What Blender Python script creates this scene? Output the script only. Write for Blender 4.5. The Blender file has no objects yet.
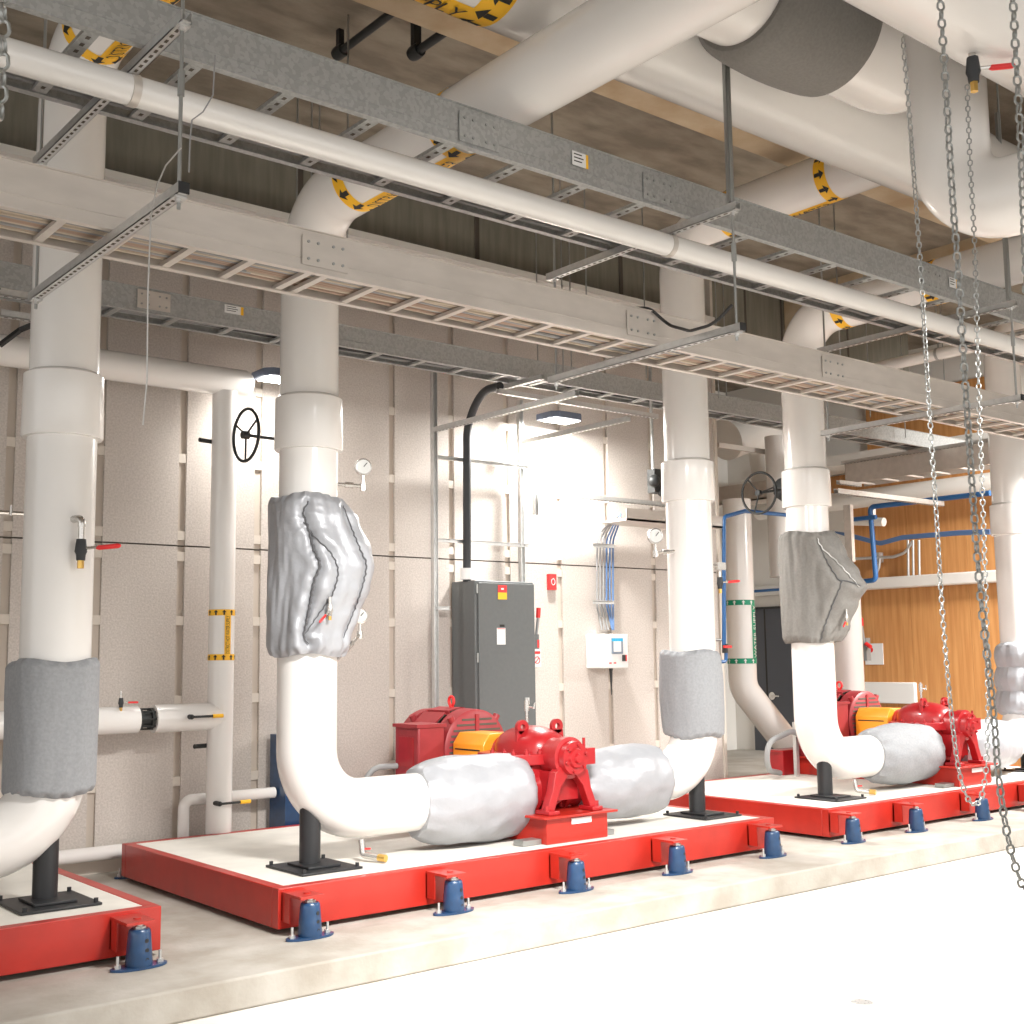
import bpy, bmesh, math, random
from mathutils import Vector, Matrix, noise
random.seed(7)
sc = bpy.context.scene
COL = sc.collection
PI = math.pi
V = Vector

# ------------------------------------------------------------------ camera
YAW, PIT, ROL, FPX = 0.88948088, 0.11799524, -0.01250074, 1216.21
CF = V((math.cos(YAW)*math.cos(PIT), math.sin(YAW)*math.cos(PIT), math.sin(PIT)))
_r = V((math.sin(YAW), -math.cos(YAW), 0)); _u = _r.cross(CF)
CR = _r*math.cos(ROL) + _u*math.sin(ROL); CU = -_r*math.sin(ROL) + _u*math.cos(ROL)
CAM = V((0, 0, 1.65))
cd = bpy.data.cameras.new('camera'); cam = bpy.data.objects.new('camera', cd); COL.objects.link(cam)
M = Matrix(((CR.x, CU.x, -CF.x, CAM.x), (CR.y, CU.y, -CF.y, CAM.y), (CR.z, CU.z, -CF.z, CAM.z), (0, 0, 0, 1)))
cam.matrix_world = M
cd.sensor_width = 36; cd.lens = 36*FPX/1024; cd.clip_start = .05; cd.clip_end = 100
sc.camera = cam

def at(x, y, X=None, Y=None, Z=None):
    """world point on a known plane of the room seen at a photo pixel"""
    d = CF + CR*((x-512)/FPX) - CU*((y-512)/FPX)
    if X is not None: t = (X-CAM.x)/d.x
    elif Y is not None: t = (Y-CAM.y)/d.y
    else: t = (Z-CAM.z)/d.z
    return CAM + d*t

# ------------------------------------------------------------------ materials
MATS = {}
def mat(name, col, rough=.5, metal=0., spec=.5, noise_amt=0., noise_scale=8., col2=None, bump=0., bump_scale=30., coat=0., emit=None, detail=4, tex='noise', stretch=None):
    m = bpy.data.materials.new(name); m.use_nodes = True
    nt = m.node_tree; b = nt.nodes['Principled BSDF']
    b.inputs['Base Color'].default_value = (*col, 1); b.inputs['Roughness'].default_value = rough
    b.inputs['Metallic'].default_value = metal
    b.inputs['Specular IOR Level'].default_value = spec
    b.inputs['Coat Weight'].default_value = coat; b.inputs['Coat Roughness'].default_value = .1
    if emit:
        b.inputs['Emission Color'].default_value = (*emit[0], 1); b.inputs['Emission Strength'].default_value = emit[1]
    if noise_amt or bump:
        tc = nt.nodes.new('ShaderNodeTexCoord'); mp = nt.nodes.new('ShaderNodeMapping')
        nt.links.new(tc.outputs['Object'], mp.inputs['Vector'])
        if stretch: mp.inputs['Scale'].default_value = stretch
    if noise_amt:
        if tex == 'voronoi':
            n = nt.nodes.new('ShaderNodeTexVoronoi'); n.inputs['Scale'].default_value = noise_scale; out = n.outputs['Color']
            bw = nt.nodes.new('ShaderNodeRGBToBW'); nt.links.new(out, bw.inputs[0]); out = bw.outputs[0]
        else:
            n = nt.nodes.new('ShaderNodeTexNoise'); n.inputs['Scale'].default_value = noise_scale; n.inputs['Detail'].default_value = detail; out = n.outputs['Fac']
        nt.links.new(mp.outputs[0], n.inputs['Vector'])
        cr = nt.nodes.new('ShaderNodeValToRGB')
        c2 = col2 or tuple(max(0, c*(1-noise_amt)) for c in col)
        cr.color_ramp.elements[0].color = (*c2, 1); cr.color_ramp.elements[1].color = (*col, 1)
        cr.color_ramp.elements[0].position = .35; cr.color_ramp.elements[1].position = .65
        nt.links.new(out, cr.inputs[0]); nt.links.new(cr.outputs[0], b.inputs['Base Color'])
    if bump:
        n2 = nt.nodes.new('ShaderNodeTexNoise'); n2.inputs['Scale'].default_value = bump_scale; n2.inputs['Detail'].default_value = 4
        nt.links.new(mp.outputs[0], n2.inputs['Vector'])
        bp = nt.nodes.new('ShaderNodeBump'); bp.inputs['Strength'].default_value = bump; bp.inputs['Distance'].default_value = .02
        nt.links.new(n2.outputs['Fac'], bp.inputs['Height']); nt.links.new(bp.outputs[0], b.inputs['Normal'])
    MATS[name] = m
    return m
mat('white_jacket', (.82, .798, .77), .24, noise_amt=.04, noise_scale=1.5, coat=.3)
mat('white_paint', (.80, .78, .74), .4)
mat('floor_concrete', (.80, .775, .735), .55, noise_amt=.12, noise_scale=1.3, col2=(.74, .69, .62), bump=.05, detail=8)
mat('plinth_concrete', (.44, .415, .375), .8, noise_amt=.3, noise_scale=3.5, col2=(.34, .31, .265), bump=.15, detail=10)
mat('slab_concrete', (.74, .71, .65), .7, noise_amt=.12, noise_scale=4)
mat('ceiling_concrete', (.29, .255, .20), .85, noise_amt=.3, noise_scale=2.5, col2=(.18, .15, .115), bump=.2, detail=10, stretch=(1, 2.2, 1))
mat('beam_concrete', (.52, .42, .29), .85, noise_amt=.25, noise_scale=3, col2=(.42, .31, .19), bump=.15, detail=8)
mat('upper_concrete', (.26, .245, .20), .9, noise_amt=.2, noise_scale=6, stretch=(3, 3, .3))
mat('acoustic_panel', (.60, .545, .50), .85, noise_amt=.22, noise_scale=70, col2=(.49, .44, .40), bump=.12, bump_scale=80, detail=3)
mat('joint_strip', (.56, .49, .42), .8)
mat('spacer', (.63, .57, .50), .8)
mat('dark_gap', (.10, .085, .07), .9)
mat('red_paint', (.46, .022, .012), .38, noise_amt=.15, noise_scale=6, coat=.2)
mat('pump_red', (.38, .012, .016), .35, coat=.35, noise_amt=.12, noise_scale=12)
mat('motor_red', (.33, .03, .036), .45, noise_amt=.12, noise_scale=12)
mat('blue_paint', (.014, .055, .14), .35, coat=.3, noise_amt=.2, noise_scale=20)
mat('black_paint', (.018, .019, .021), .45)
mat('black_rubber', (.03, .032, .035), .6)
mat('galvanized', (.46, .465, .455), .5, metal=.5, noise_amt=.16, noise_scale=60, tex='voronoi')
mat('zinc', (.66, .66, .65), .35, metal=.7, noise_amt=.1, noise_scale=30)
mat('aluminium', (.64, .59, .54), .45, metal=.35, noise_amt=.1, noise_scale=14, stretch=(.3, 1, 1))
mat('steel_rod', (.36, .37, .36), .4, metal=.7)
mat('silver_fabric', (.38, .39, .415), .42, metal=.2, noise_amt=.1, noise_scale=4, bump=.4, bump_scale=9)
mat('grey_fabric', (.30, .31, .325), .75, noise_amt=.12, noise_scale=60, bump=.2, bump_scale=18)
mat('taupe_fabric', (.21, .2, .185), .75, noise_amt=.12, noise_scale=60, bump=.15, bump_scale=14)
mat('seam', (.10, .10, .105), .8)
mat('orange_paint', (.90, .33, .02), .4, coat=.2)
mat('yellow', (.95, .52, .02), .5)
mat('label_black', (.02, .018, .015), .6)
mat('green', (.0, .28, .15), .5)
mat('brass', (.72, .46, .13), .3, metal=.8)
mat('chrome', (.62, .60, .57), .25, metal=.85)
mat('bright_red', (.75, .03, .03), .4)
mat('cabinet_grey', (.12, .128, .128), .5, noise_amt=.06, noise_scale=30)
mat('door_grey', (.07, .075, .09), .5)
mat('wood', (.62, .31, .11), .55, noise_amt=.35, noise_scale=2.2, col2=(.50, .22, .07), stretch=(1, 9, .5), detail=6)
mat('blue_pipe', (.02, .12, .33), .35, coat=.2)
mat('cable_grey', (.28, .28, .28), .5); mat('cable_blue', (.10, .19, .38), .5)
mat('cable_beige', (.50, .42, .33), .6); mat('cable_brown', (.36, .25, .19), .6); mat('cable_black', (.02, .02, .02), .5)
mat('white_plastic', (.80, .80, .79), .4)
mat('glass_face', (.55, .55, .53), .15, coat=.6)
mat('screen_blue', (.05, .45, .75), .2); mat('screen_grey', (.22, .27, .34), .3)
mat('lamp_lens', (1, 1, 1), .3, emit=((1, .98, .93), 14))
mat('lamp_body', (.10, .12, .17), .4)
mat('grey_metal', (.32, .33, .33), .4, metal=.4)
mat('black_iron', (.02, .022, .022), .5)
mat('soft_white', (.78, .76, .72), .6)

# ------------------------------------------------------------------ mesh builder
def basis(d):
    d = d.normalized(); a = V((0, 0, 1)) if abs(d.z) < .9 else V((1, 0, 0))
    x = a.cross(d).normalized(); y = d.cross(x)
    return x, y, d
class MB:
    def __init__(s): s.v = []; s.f = []; s.sm = []; s.mi = []; s.mats = []; s.cur = 0
    def m(s, name):
        if name not in s.mats: s.mats.append(name)
        s.cur = s.mats.index(name); return s
    def face(s, f, smooth=False): s.f.append(f); s.sm.append(smooth); s.mi.append(s.cur)
    def box(s, a, b, rot=None, piv=None):
        x0, y0, z0 = (min(a[i], b[i]) for i in range(3)); x1, y1, z1 = (max(a[i], b[i]) for i in range(3))
        p = [V(q) for q in ((x0,y0,z0),(x1,y0,z0),(x1,y1,z0),(x0,y1,z0),(x0,y0,z1),(x1,y0,z1),(x1,y1,z1),(x0,y1,z1))]
        if rot is not None:
            c = V(piv) if piv is not None else (V(a)+V(b))/2
            p = [c + rot @ (q-c) for q in p]
        n = len(s.v); s.v += p
        for f in ((0,3,2,1),(4,5,6,7),(0,1,5,4),(1,2,6,5),(2,3,7,6),(3,0,4,7)): s.face([n+i for i in f])
        return s
    def cyl(s, a, b, r, r2=None, seg=24, caps=True, smooth=True):
        a = V(a); b = V(b); r2 = r if r2 is None else r2
        x, y, d = basis(b-a); n = len(s.v)
        for c, rr in ((a, r), (b, r2)):
            for i in range(seg):
                t = 2*PI*i/seg; s.v.append(c + x*rr*math.cos(t) + y*rr*math.sin(t))
        for i in range(seg): s.face([n+i, n+(i+1) % seg, n+seg+(i+1) % seg, n+seg+i], smooth)
        if caps:
            s.face([n+i for i in range(seg-1, -1, -1)]); s.face([n+seg+i for i in range(seg)])
        return s
    def tube(s, pts, r, seg=12, caps=True, closed=False):
        pts = [V(p) for p in pts]; N = len(pts); n0 = len(s.v)
        tan = []
        for i in range(N):
            if closed: t = pts[(i+1) % N]-pts[i-1]
            else: t = pts[min(i+1, N-1)]-pts[max(i-1, 0)]
            tan.append(t.normalized() if t.length > 1e-9 else V((0, 0, 1)))
        x, y, _ = basis(tan[0]); rr = r if isinstance(r, (list, tuple)) else [r]*N
        for i in range(N):
            d = tan[i]; x = (x - d*x.dot(d)); x = x.normalized() if x.length > 1e-6 else basis(d)[0]; y = d.cross(x)
            for k in range(seg):
                a = 2*PI*k/seg; s.v.append(pts[i] + (x*math.cos(a) + y*math.sin(a))*rr[i])
        for i in range(N if closed else N-1):
            j = (i+1) % N
            for k in range(seg):
                l = (k+1) % seg; s.face([n0+i*seg+k, n0+i*seg+l, n0+j*seg+l, n0+j*seg+k], True)
        if caps and not closed:
            s.face([n0+k for k in range(seg-1, -1, -1)]); s.face([n0+(N-1)*seg+k for k in range(seg)])
        return s
    def lathe(s, o, d, prof, seg=32, smooth=True):
        """prof: list of (distance along d, radius)"""
        o = V(o); x, y, d = basis(V(d)); n = len(s.v)
        for t, r in prof:
            for k in range(seg):
                a = 2*PI*k/seg; s.v.append(o + d*t + (x*math.cos(a)+y*math.sin(a))*r)
        for i in range(len(prof)-1):
            for k in range(seg):
                l = (k+1) % seg; s.face([n+i*seg+k, n+i*seg+l, n+(i+1)*seg+l, n+(i+1)*seg+k], smooth)
        s.face([n+k for k in range(seg-1, -1, -1)]); s.face([n+(len(prof)-1)*seg+k for k in range(seg)])
        return s
    def prism(s, poly, off):
        """poly: list of 3D points in order, extruded by vector off"""
        n = len(s.v); N = len(poly); poly = [V(p) for p in poly]; off = V(off)
        s.v += poly + [p+off for p in poly]
        s.face(list(range(n+N-1, n-1, -1))); s.face([n+N+i for i in range(N)])
        for i in range(N):
            j = (i+1) % N; s.face([n+i, n+j, n+N+j, n+N+i])
        return s
    def sphere(s, c, r, seg=14, sc3=(1, 1, 1)):
        c = V(c); n = len(s.v); R = seg//2
        for i in range(R+1):
            p = PI*i/R
            for k in range(seg):
                a = 2*PI*k/seg; s.v.append(c+V((r*sc3[0]*math.sin(p)*math.cos(a), r*sc3[1]*math.sin(p)*math.sin(a), r*sc3[2]*math.cos(p))))
        for i in range(R):
            for k in range(seg):
                l = (k+1) % seg; s.face([n+i*seg+k, n+i*seg+l, n+(i+1)*seg+l, n+(i+1)*seg+k], True)
        return s
    def build(s, name, material=None, parent=None, bevel=0, origin=None):
        me = bpy.data.meshes.new(name)
        o0 = V(origin) if origin is not None else V((0, 0, 0))
        if parent is not None and origin is None: o0 = parent.get('_o') and V(parent['_o']) or V((0, 0, 0))
        me.from_pydata([tuple(p-o0) for p in s.v], [], s.f)
        for i, p in enumerate(me.polygons): p.use_smooth = s.sm[i]; p.material_index = s.mi[i]
        if s.mats:
            for mm in s.mats: me.materials.append(MATS[mm])
        else: me.materials.append(MATS[material])
        bm = bmesh.new(); bm.from_mesh(me); bmesh.ops.recalc_face_normals(bm, faces=bm.faces); bm.to_mesh(me); bm.free()
        try: me.set_sharp_from_angle(angle=.7)
        except Exception: pass
        o = bpy.data.objects.new(name, me); COL.objects.link(o)
        if parent is None: o.location = o0
        else: o.parent = parent
        if bevel:
            md = o.modifiers.new('bevel', 'BEVEL'); md.width = bevel; md.segments = 2; md.limit_method = 'ANGLE'; md.angle_limit = .6
        return o

def tag(o, label, cat, group=None, kind=None):
    o['label'] = label; o['category'] = cat
    if group: o['group'] = group
    if kind: o['kind'] = kind
    return o
def thing(name, loc, label, cat, group=None):
    o = bpy.data.objects.new(name, None); COL.objects.link(o); o.location = loc; o['_o'] = list(loc); o.empty_display_size = .1
    return tag(o, label, cat, group)
def sub(o, loc=None):
    """let the children of a part be built in the same space as the part"""
    p = o.parent
    while p is not None and p.get('_o') is None: p = p.parent
    o['_o'] = list(p['_o']) if p is not None else [0, 0, 0]
    return o
def copy_tree(o, parent=None, off=(0, 0, 0), label=None):
    c = o.copy(); COL.objects.link(c)
    if parent is not None: c.parent = parent
    else: c.location = o.location + V(off)
    if label: c['label'] = label
    for ch in list(o.children): copy_tree(ch, c)
    return c
def struct(name, mb, material=None, **k):
    o = mb.build(name, material, **k); o['kind'] = 'structure'; return o

def fillet(pts, R, n=10):
    """polyline with arc-rounded corners"""
    pts = [V(p) for p in pts]; out = [pts[0]]
    for i in range(1, len(pts)-1):
        a, b, c = pts[i-1], pts[i], pts[i+1]; u = (a-b).normalized(); w = (c-b).normalized()
        ang = u.angle(w)
        if abs(ang-PI) < .02: out.append(b); continue
        d = R/math.tan(ang/2); d = min(d, (a-b).length*.98, (c-b).length*.98); rr = d*math.tan(ang/2)
        cen = b + (u+w).normalized()*(rr/math.sin(ang/2)); s0 = b+u*d; e0 = b+w*d
        v0 = s0-cen; v1 = e0-cen; tot = v0.angle(v1)
        for k in range(n+1):
            t = k/n; out.append(cen + (v0*math.sin((1-t)*tot) + v1*math.sin(t*tot))/math.sin(tot))
    out.append(pts[-1]); return out

def text_faces(body, size):
    cu = bpy.data.curves.new('t', 'FONT'); cu.body = body; cu.size = size; cu.align_x = 'CENTER'; cu.align_y = 'CENTER'; cu.resolution_u = 2
    ob = bpy.data.objects.new('t', cu); COL.objects.link(ob)
    dg = bpy.context.evaluated_depsgraph_get(); me = bpy.data.meshes.new_from_object(ob.evaluated_get(dg))
    vs = [v.co.copy() for v in me.vertices]; fs = [list(p.vertices) for p in me.polygons]
    bpy.data.objects.remove(ob); bpy.data.curves.remove(cu); bpy.data.meshes.remove(me)
    return vs, fs
def flat_text(mb, body, size, o, ux, uy, matname, sx=1.):
    vs, fs = text_faces(body, size); n = len(mb.v); mb.m(matname); ux = V(ux); uy = V(uy)
    mb.v += [V(o)+ux*v.x*sx+uy*v.y for v in vs]
    for f in fs: mb.face([n+i for i in f])
ARROW = [(-.5, -.16), (.02, -.16), (.02, -.42), (.5, 0), (.02, .42), (.02, .16), (-.5, .16)]
def pipe_label(parent, c, axis, R, up, text, tl=.5, band=.08, strip=.09, flip=1, both=True, back='yellow', ink='label_black', strip_ang=0., arrow=1):
    """yellow flow label wrapped round a pipe: two arrow bands and a text strip between; c = centre of the text strip, up = radial direction of the strip"""
    c = V(c); a = V(axis).normalized(); up = V(up); up = (up - a*up.dot(a)).normalized(); sd = up.cross(a)
    def mp(u, v, h): # u along axis, v around
        t = v/R + strip_ang
        return c + a*u + (up*math.cos(t) + sd*math.sin(t))*(R+h)
    mb = MB(); mb.m(back)
    def patch(u0, u1, v0, v1, h=.002, nseg=None):
        k = nseg or max(1, int(abs(v1-v0)/R/.12)); n = len(mb.v)
        for i in range(k+1):
            v = v0+(v1-v0)*i/k; mb.v += [mp(u0, v, h), mp(u1, v, h)]
        for i in range(k): mb.face([n+2*i, n+2*i+1, n+2*i+3, n+2*i+2], True)
    for e in ((-1, 1) if both else (1,)):
        patch(e*tl/2-band/2, e*tl/2+band/2, -PI*R, PI*R)
    patch(-tl/2, tl/2, -strip/2, strip/2)
    mb.m(ink); na = 10 if R < .25 else 14
    sz = min(band*.85, 2*PI*R/na*.95)
    for e in ((-1, 1) if both else (1,)):
        for i in range(na):
            v0 = 2*PI*R*(i+.5)/na; n = len(mb.v)
            mb.v += [mp(e*tl/2 + arrow*q[0]*sz, v0+q[1]*sz, .004) for q in ARROW]
            mb.v += [mp(e*tl/2+arrow*.02*sz, v0, .004)]; mb.face([n, n+1, n+7]); mb.face([n, n+7, n+6]); mb.face([n+7, n+5, n+6]); mb.face([n+2, n+3, n+7]); mb.face([n+7, n+3, n+4])
    vs, fs = text_faces(text, strip*.86); w = max(v.x for v in vs)-min(v.x for v in vs)
    s = min(1.2, (tl-band*1.15)/w); n = len(mb.v)
    mb.v += [mp(flip*v.x*s, flip*v.y, .003+(.42*strip)**2/(2*R)) for v in vs]
    for f in fs: mb.face([n+i for i in f])
    return mb.build('flow_label', None, parent)

# ------------------------------------------------------------------ the room
PH = .152                      # plinth height
ZT = .40                       # top of the inertia bases
mb = MB(); mb.box((-8, -8, -.1), (24, 18, 0)); struct('floor', mb, 'floor_concrete')
mb = MB(); mb.box((-6, 5.48, .001), (15.06, 12.9, PH)); o = struct('plinth', mb, 'plinth_concrete', bevel=.012)
o['label'] = 'long raised concrete plinth under the red pump bases'
mb = MB(); mb.box((-8, -8, 5.9), (24, 18, 6.1)); struct('ceiling', mb, 'ceiling_concrete')

# acoustic back wall: panels, recessed joints with spacer blocks
WX1 = 9.98; PX0 = 3.262-.641*12; ZJ = 2.52; ZTOP = 5.27
mb = MB(); mb.m('joint_strip').box((-4.6, 8.83, PH), (WX1, 8.9, ZTOP))
xs = [PX0+.641*i for i in range(0, 24) if PX0+.641*i < WX1]
for x in xs:
    xe = min(x+.641-.062, WX1)
    mb.m('acoustic_panel')
    mb.box((x+.0, 8.80, PH+.13), (xe, 8.835, ZJ-.006)); mb.box((x, 8.80, ZJ+.006), (xe, 8.835, ZTOP))
    mb.m('spacer')
    for z in (.75, 1.35, 1.95, 2.44, 2.6, 3.2, 3.8, 4.4, 5.0): mb.box((x-.062, 8.806, z-.035), (x, 8.84, z+.035))
mb.m('dark_gap').box((-4.6, 8.822, ZJ-.006), (WX1, 8.836, ZJ+.006))
mb.m('spacer').box((-4.6, 8.78, PH), (WX1, 8.84, PH+.13))
struct('wall_back', mb)
mb = MB(); mb.m('soft_white').box((-4.6, 8.72, ZTOP), (WX1, 8.9, ZTOP+.06)); o = struct('trim_1', mb)
mb = MB(); mb.m('upper_concrete').box((-6, 8.9, PH), (WX1, 9.1, 5.9))
mb.m('dark_gap')
for x in (3.0, 4.9, 6.8, 8.7, 10.05): mb.box((x, 8.89, ZTOP+.06), (x+.05, 8.9, 5.9))
mb.m('upper_concrete').box((WX1+.04, 8.9, 4.75), (14.0, 9.1, 5.9)); mb.m('dark_gap')
for x in (10.7, 11.35, 12.0, 12.65): mb.box((x, 8.895, 4.75), (x+.03, 8.9, 5.9))
struct('wall_upper', mb)
mb = MB(); mb.m('spacer').box((WX1, 8.78, PH), (WX1+.04, 13, 5.9)); struct('wall_return', mb)
# right end wall
XE = 15.07
mb = MB(); mb.m('soft_white').box((XE, -8, 0), (XE+.2, 18, 5.9)); struct('wall_right', mb)
mb = MB(); mb.m('soft_white').box((-8, 13.0, 0), (24, 13.2, 5.9)); struct('wall_far', mb)
# timber lining of the end wall, in boards
mb = MB(); mb.m('wood')
y = 10.62
while y > 5.4:
    w = .9; mb.box((XE-.05, y-w+.004, .16), (XE-.001, y, 2.55)); mb.box((XE-.05, y-w+.004, 2.66), (XE-.001, y, 3.74)); y -= w
mb.box((XE-.05, 7.8, 3.95), (XE-.001, 11.2, 4.25)); mb.box((XE-.05, 8.0, 4.35), (XE-.001, 10.3, 5.3))
o = struct('wall_timber', mb); o['label'] = 'orange timber panelling on the end wall'
# ceiling beams running along the room and a cross beam
mb = MB(); mb.box((-6, 5.0, 5.42), (15.05, 5.70, 5.899)); struct('ceiling_beam', mb, 'beam_concrete')
mb = MB(); mb.box((-6, 1.2, 5.45), (15.05, 1.9, 5.899)); struct('ceiling_beam', mb, 'beam_concrete')
mb = MB(); mb.box((11.4, 5.71, 5.45), (11.9, 8.88, 5.899)); struct('ceiling_beam', mb, 'beam_concrete')

# floor drain cover
dc = at(862, 1003, Z=0)
mb = MB(); mb.m('zinc').cyl(dc+V((0, 0, .0005)), dc+V((0, 0, .006)), .052, seg=32)
mb.m('grey_metal')
for i in range(6): mb.cyl(dc+V((.03*math.cos(i*PI/3), .03*math.sin(i*PI/3), .006)), dc+V((.03*math.cos(i*PI/3), .03*math.sin(i*PI/3), .0065)), .004, seg=8)
tag(mb.build('floor_drain', origin=dc, parent=None), 'small round metal drain cover set in the bare floor', 'drain')

# ------------------------------------------------------------------ inertia bases
YF, YB = 6.15, 8.40
BASES = [(-1.7, 2.637), (3.305, 7.53), (8.21, 12.7)]
bl = ['red edged concrete inertia base at the left edge of the picture', 'red edged concrete inertia base carrying the middle pump', 'red edged concrete inertia base carrying the right hand pump']
isox = [[2.456, 1.5, .55], [3.41, 4.372, 5.345, 6.28, 7.30], [8.29, 9.17, 10.2, 11.2, 12.2]]
for (x0, x1), lb, ix in zip(BASES, bl, isox):
    t = thing('inertia_base', ((x0+x1)/2, (YF+YB)/2, PH+.03), lb, 'base', 'red inertia bases')
    z0 = PH+.03; w = .07
    mb = MB(); mb.box((x0, YF, z0), (x1, YF+w, ZT)).box((x0, YB-w, z0), (x1, YB, ZT)).box((x0, YF+w, z0), (x0+w, YB-w, ZT)).box((x1-w, YF+w, z0), (x1, YB-w, ZT))
    mb.build('steel_frame', 'red_paint', t, bevel=.004)
    mb = MB(); mb.box((x0+w, YF+w, z0), (x1-w, YB-w, ZT-.002)); mb.build('concrete_fill', 'slab_concrete', t)
    for x in ix:
        mb = MB(); mb.box((x-.085, YF-.215, .367), (x+.06, YF, .381))
        mb.box((x-.085, YF-.09, .225), (x-.077, YF, .367)).box((x-.085, YF-.012, .225), (x+.04, YF, .367))
        mb.cyl((x, YF-.13, .381), (x, YF-.13, .388), .02, seg=12)
        mb.build('bracket', 'red_paint', t)
iso_labels = [
 ['blue spring isolator at the right front corner of the leftmost red base'],
 ['blue spring isolator at the left front corner of the middle red base', 'blue spring isolator second from the left under the middle red base', 'blue spring isolator third from the left, right below the middle pump', 'blue spring isolator fourth from the left on the middle red base', 'blue spring isolator at the right front corner of the middle red base'],
 ['dark blue spring isolator at the left front corner of the right red base', 'dark blue spring isolator second from the left on the right red base', 'dark blue spring isolator behind the hanging loop of chain', 'blue isolator right of the chain']]
def isolator(x, y, label):
    t = thing('spring_isolator', (x, y, PH), label, 'spring isolator', 'blue spring isolators')
    n = 24; mb = MB(); poly = []
    for i in range(n):
        a = 2*PI*i/n; poly.append(V((x+.145*math.cos(a), y+.062*math.sin(a)*(1 if abs(math.cos(a)) < .8 else .85), PH+.001)))
    mb.prism(poly, (0, 0, .012)); mb.build('base_plate', 'blue_paint', t)
    mb = MB(); mb.lathe((x, y, PH+.013), (0, 0, 1), [(0, .064), (.012, .066), (.15, .055), (.168, .052), (.176, .044)], seg=28)
    h = mb.build('housing', 'blue_paint', t); sub(h)
    for k in range(3):
        mb = MB(); z = PH+.045+.045*k; r = .064-.009*(z-PH)/.15
        d = V((.28, -.96, 0)); mb.cyl(V((x, y, z))+d*(r-.012), V((x, y, z))+d*(r+.0025), .011, seg=12)
        mb.build('adjusting_hole', 'black_paint', h)
    mb = MB(); mb.cyl((x, y, PH+.185), (x, y, .3665), .018, seg=12).cyl((x, y, PH+.186), (x, y, PH+.2), .03, seg=6, smooth=False)
    mb.build('levelling_bolt', 'zinc', t)
    for s in (-1, 1):
        mb = MB(); mb.cyl((x+s*.108, y, PH+.013), (x+s*.108, y, PH+.07), .0075, seg=10).cyl((x+s*.108, y, PH+.013), (x+s*.108, y, PH+.03), .017, seg=6, smooth=False)
        mb.build('anchor_bolt', 'zinc', t)
    return t
for ix, ll in zip(isox, iso_labels):
    for x, l in zip(ix, ll): isolator(x, 5.985, l)
isolator(3.43, 8.47, 'small isolator foot at the back left corner of the middle red base, in shadow')

# ------------------------------------------------------------------ risers and their pipes
YR, RR = 6.70, .184
RX = {1: 2.243, 2: 3.785, 3: 7.275, 4: 8.815, 5: 12.32}
ZH = .715
def riser(k, label, ztop, into, hx, top_y, zsl):
    """k riser number; into = +1/-1 the side its foot turns to; hx = x where foot pipe ends"""
    x = RX[k]; t = thing('riser_pipe', (x, YR, ZT+.3), label, 'pipe', 'white insulated riser pipes')
    mb = MB(); pts = fillet([(hx, YR, ZH), (x, YR, ZH), (x, YR, ztop), (x, top_y, ztop)], .38, 16)
    mb.tube(pts, RR, 48); mb.build('pipe_cladding', 'white_jacket', t)
    mb = MB(); mb.lathe((x, YR, zsl[0]), (0, 0, 1), [(0, RR), (.001, RR+.026), (.012, RR+.032), (zsl[1]-zsl[0]-.02, RR+.028), (zsl[1]-zsl[0], RR)], 48)
    sl = mb.build('sleeve', 'white_jacket', t)
    return t
r1 = riser(1, 'leftmost white riser pipe beside the left edge of the picture', 5.10, -1, -1.5, 4.78, (2.87, 3.24))
r2 = riser(2, 'white riser pipe feeding the middle pump from its left', 4.54, 1, 4.80, 2.88, (2.95, 3.30))
r3 = riser(3, 'white riser pipe leaving the middle pump on its right', 5.13, -1, 6.75, 4.77, (2.87, 3.21))
r4 = riser(4, 'white riser pipe feeding the right hand pump', 4.65, 1, 9.9, 2.88, (2.93, 3.275))
r5 = riser(5, 'overexposed white riser pipe at the right edge of the picture', 5.13, -1, 11.9, 4.77, (2.87, 3.21))
pipe_label(r2, (RX[2], 5.58, 4.54), (0, 1, 0), RR, (.15, 0, -.99), 'DISTRICT HOT WATER', tl=.975, band=.11, strip=.13, flip=-1, arrow=1)
pipe_label(r1, (RX[1], 5.92, 5.10), (0, 1, 0), RR, (.30, 0, -.95), 'DISTRICT HOT WATER', tl=.78, band=.11, strip=.13, flip=-1, arrow=1)
pipe_label(r3, (RX[3], 5.64, 5.13), (0, 1, 0), RR, (.2, 0, -.98), 'RETURN WATER', tl=.95, band=.10, strip=.12, flip=-1, arrow=-1)
pipe_label(r4, (RX[4], 5.75, 4.65), (0, 1, 0), RR, (.8, 0, -.6), 'WATER', tl=.89, band=.10, strip=.04, flip=-1, arrow=-1)

# headers overhead
t = thing('header_pipe', (4, 4.49, 5.1), 'very large white header pipe with the SUPPLY label crossing under the ceiling beam', 'pipe')
mb = MB(); mb.tube([(-4, 4.49, 5.1), (13, 4.49, 5.1)], .30, 56); mb.build('pipe_cladding', 'white_jacket', t)
pl = at(440, 8, Z=4.8)
pipe_label(t, (2.95, 4.49, 5.1), (1, 0, 0), .30, (0, .18, -.98), 'WATER SUPPLY', tl=1.1, band=.17, strip=.17, flip=1, arrow=-1)
t = thing('header_pipe', (4, 3.87, 5.1), 'white header pipe ending in an upward elbow behind the grey jacket', 'pipe')
mb = MB(); mb.tube(fillet([(3.4, 3.87, 5.1), (6.3, 3.87, 5.1), (6.3, 3.87, 5.88)], .33, 14), .30, 48); mb.build('pipe_cladding', 'white_jacket', t)
t = thing('header_pipe', (4, 2.62, 4.55), 'nearest large white header pipe at the top right corner with the brown stain', 'pipe')
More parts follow.
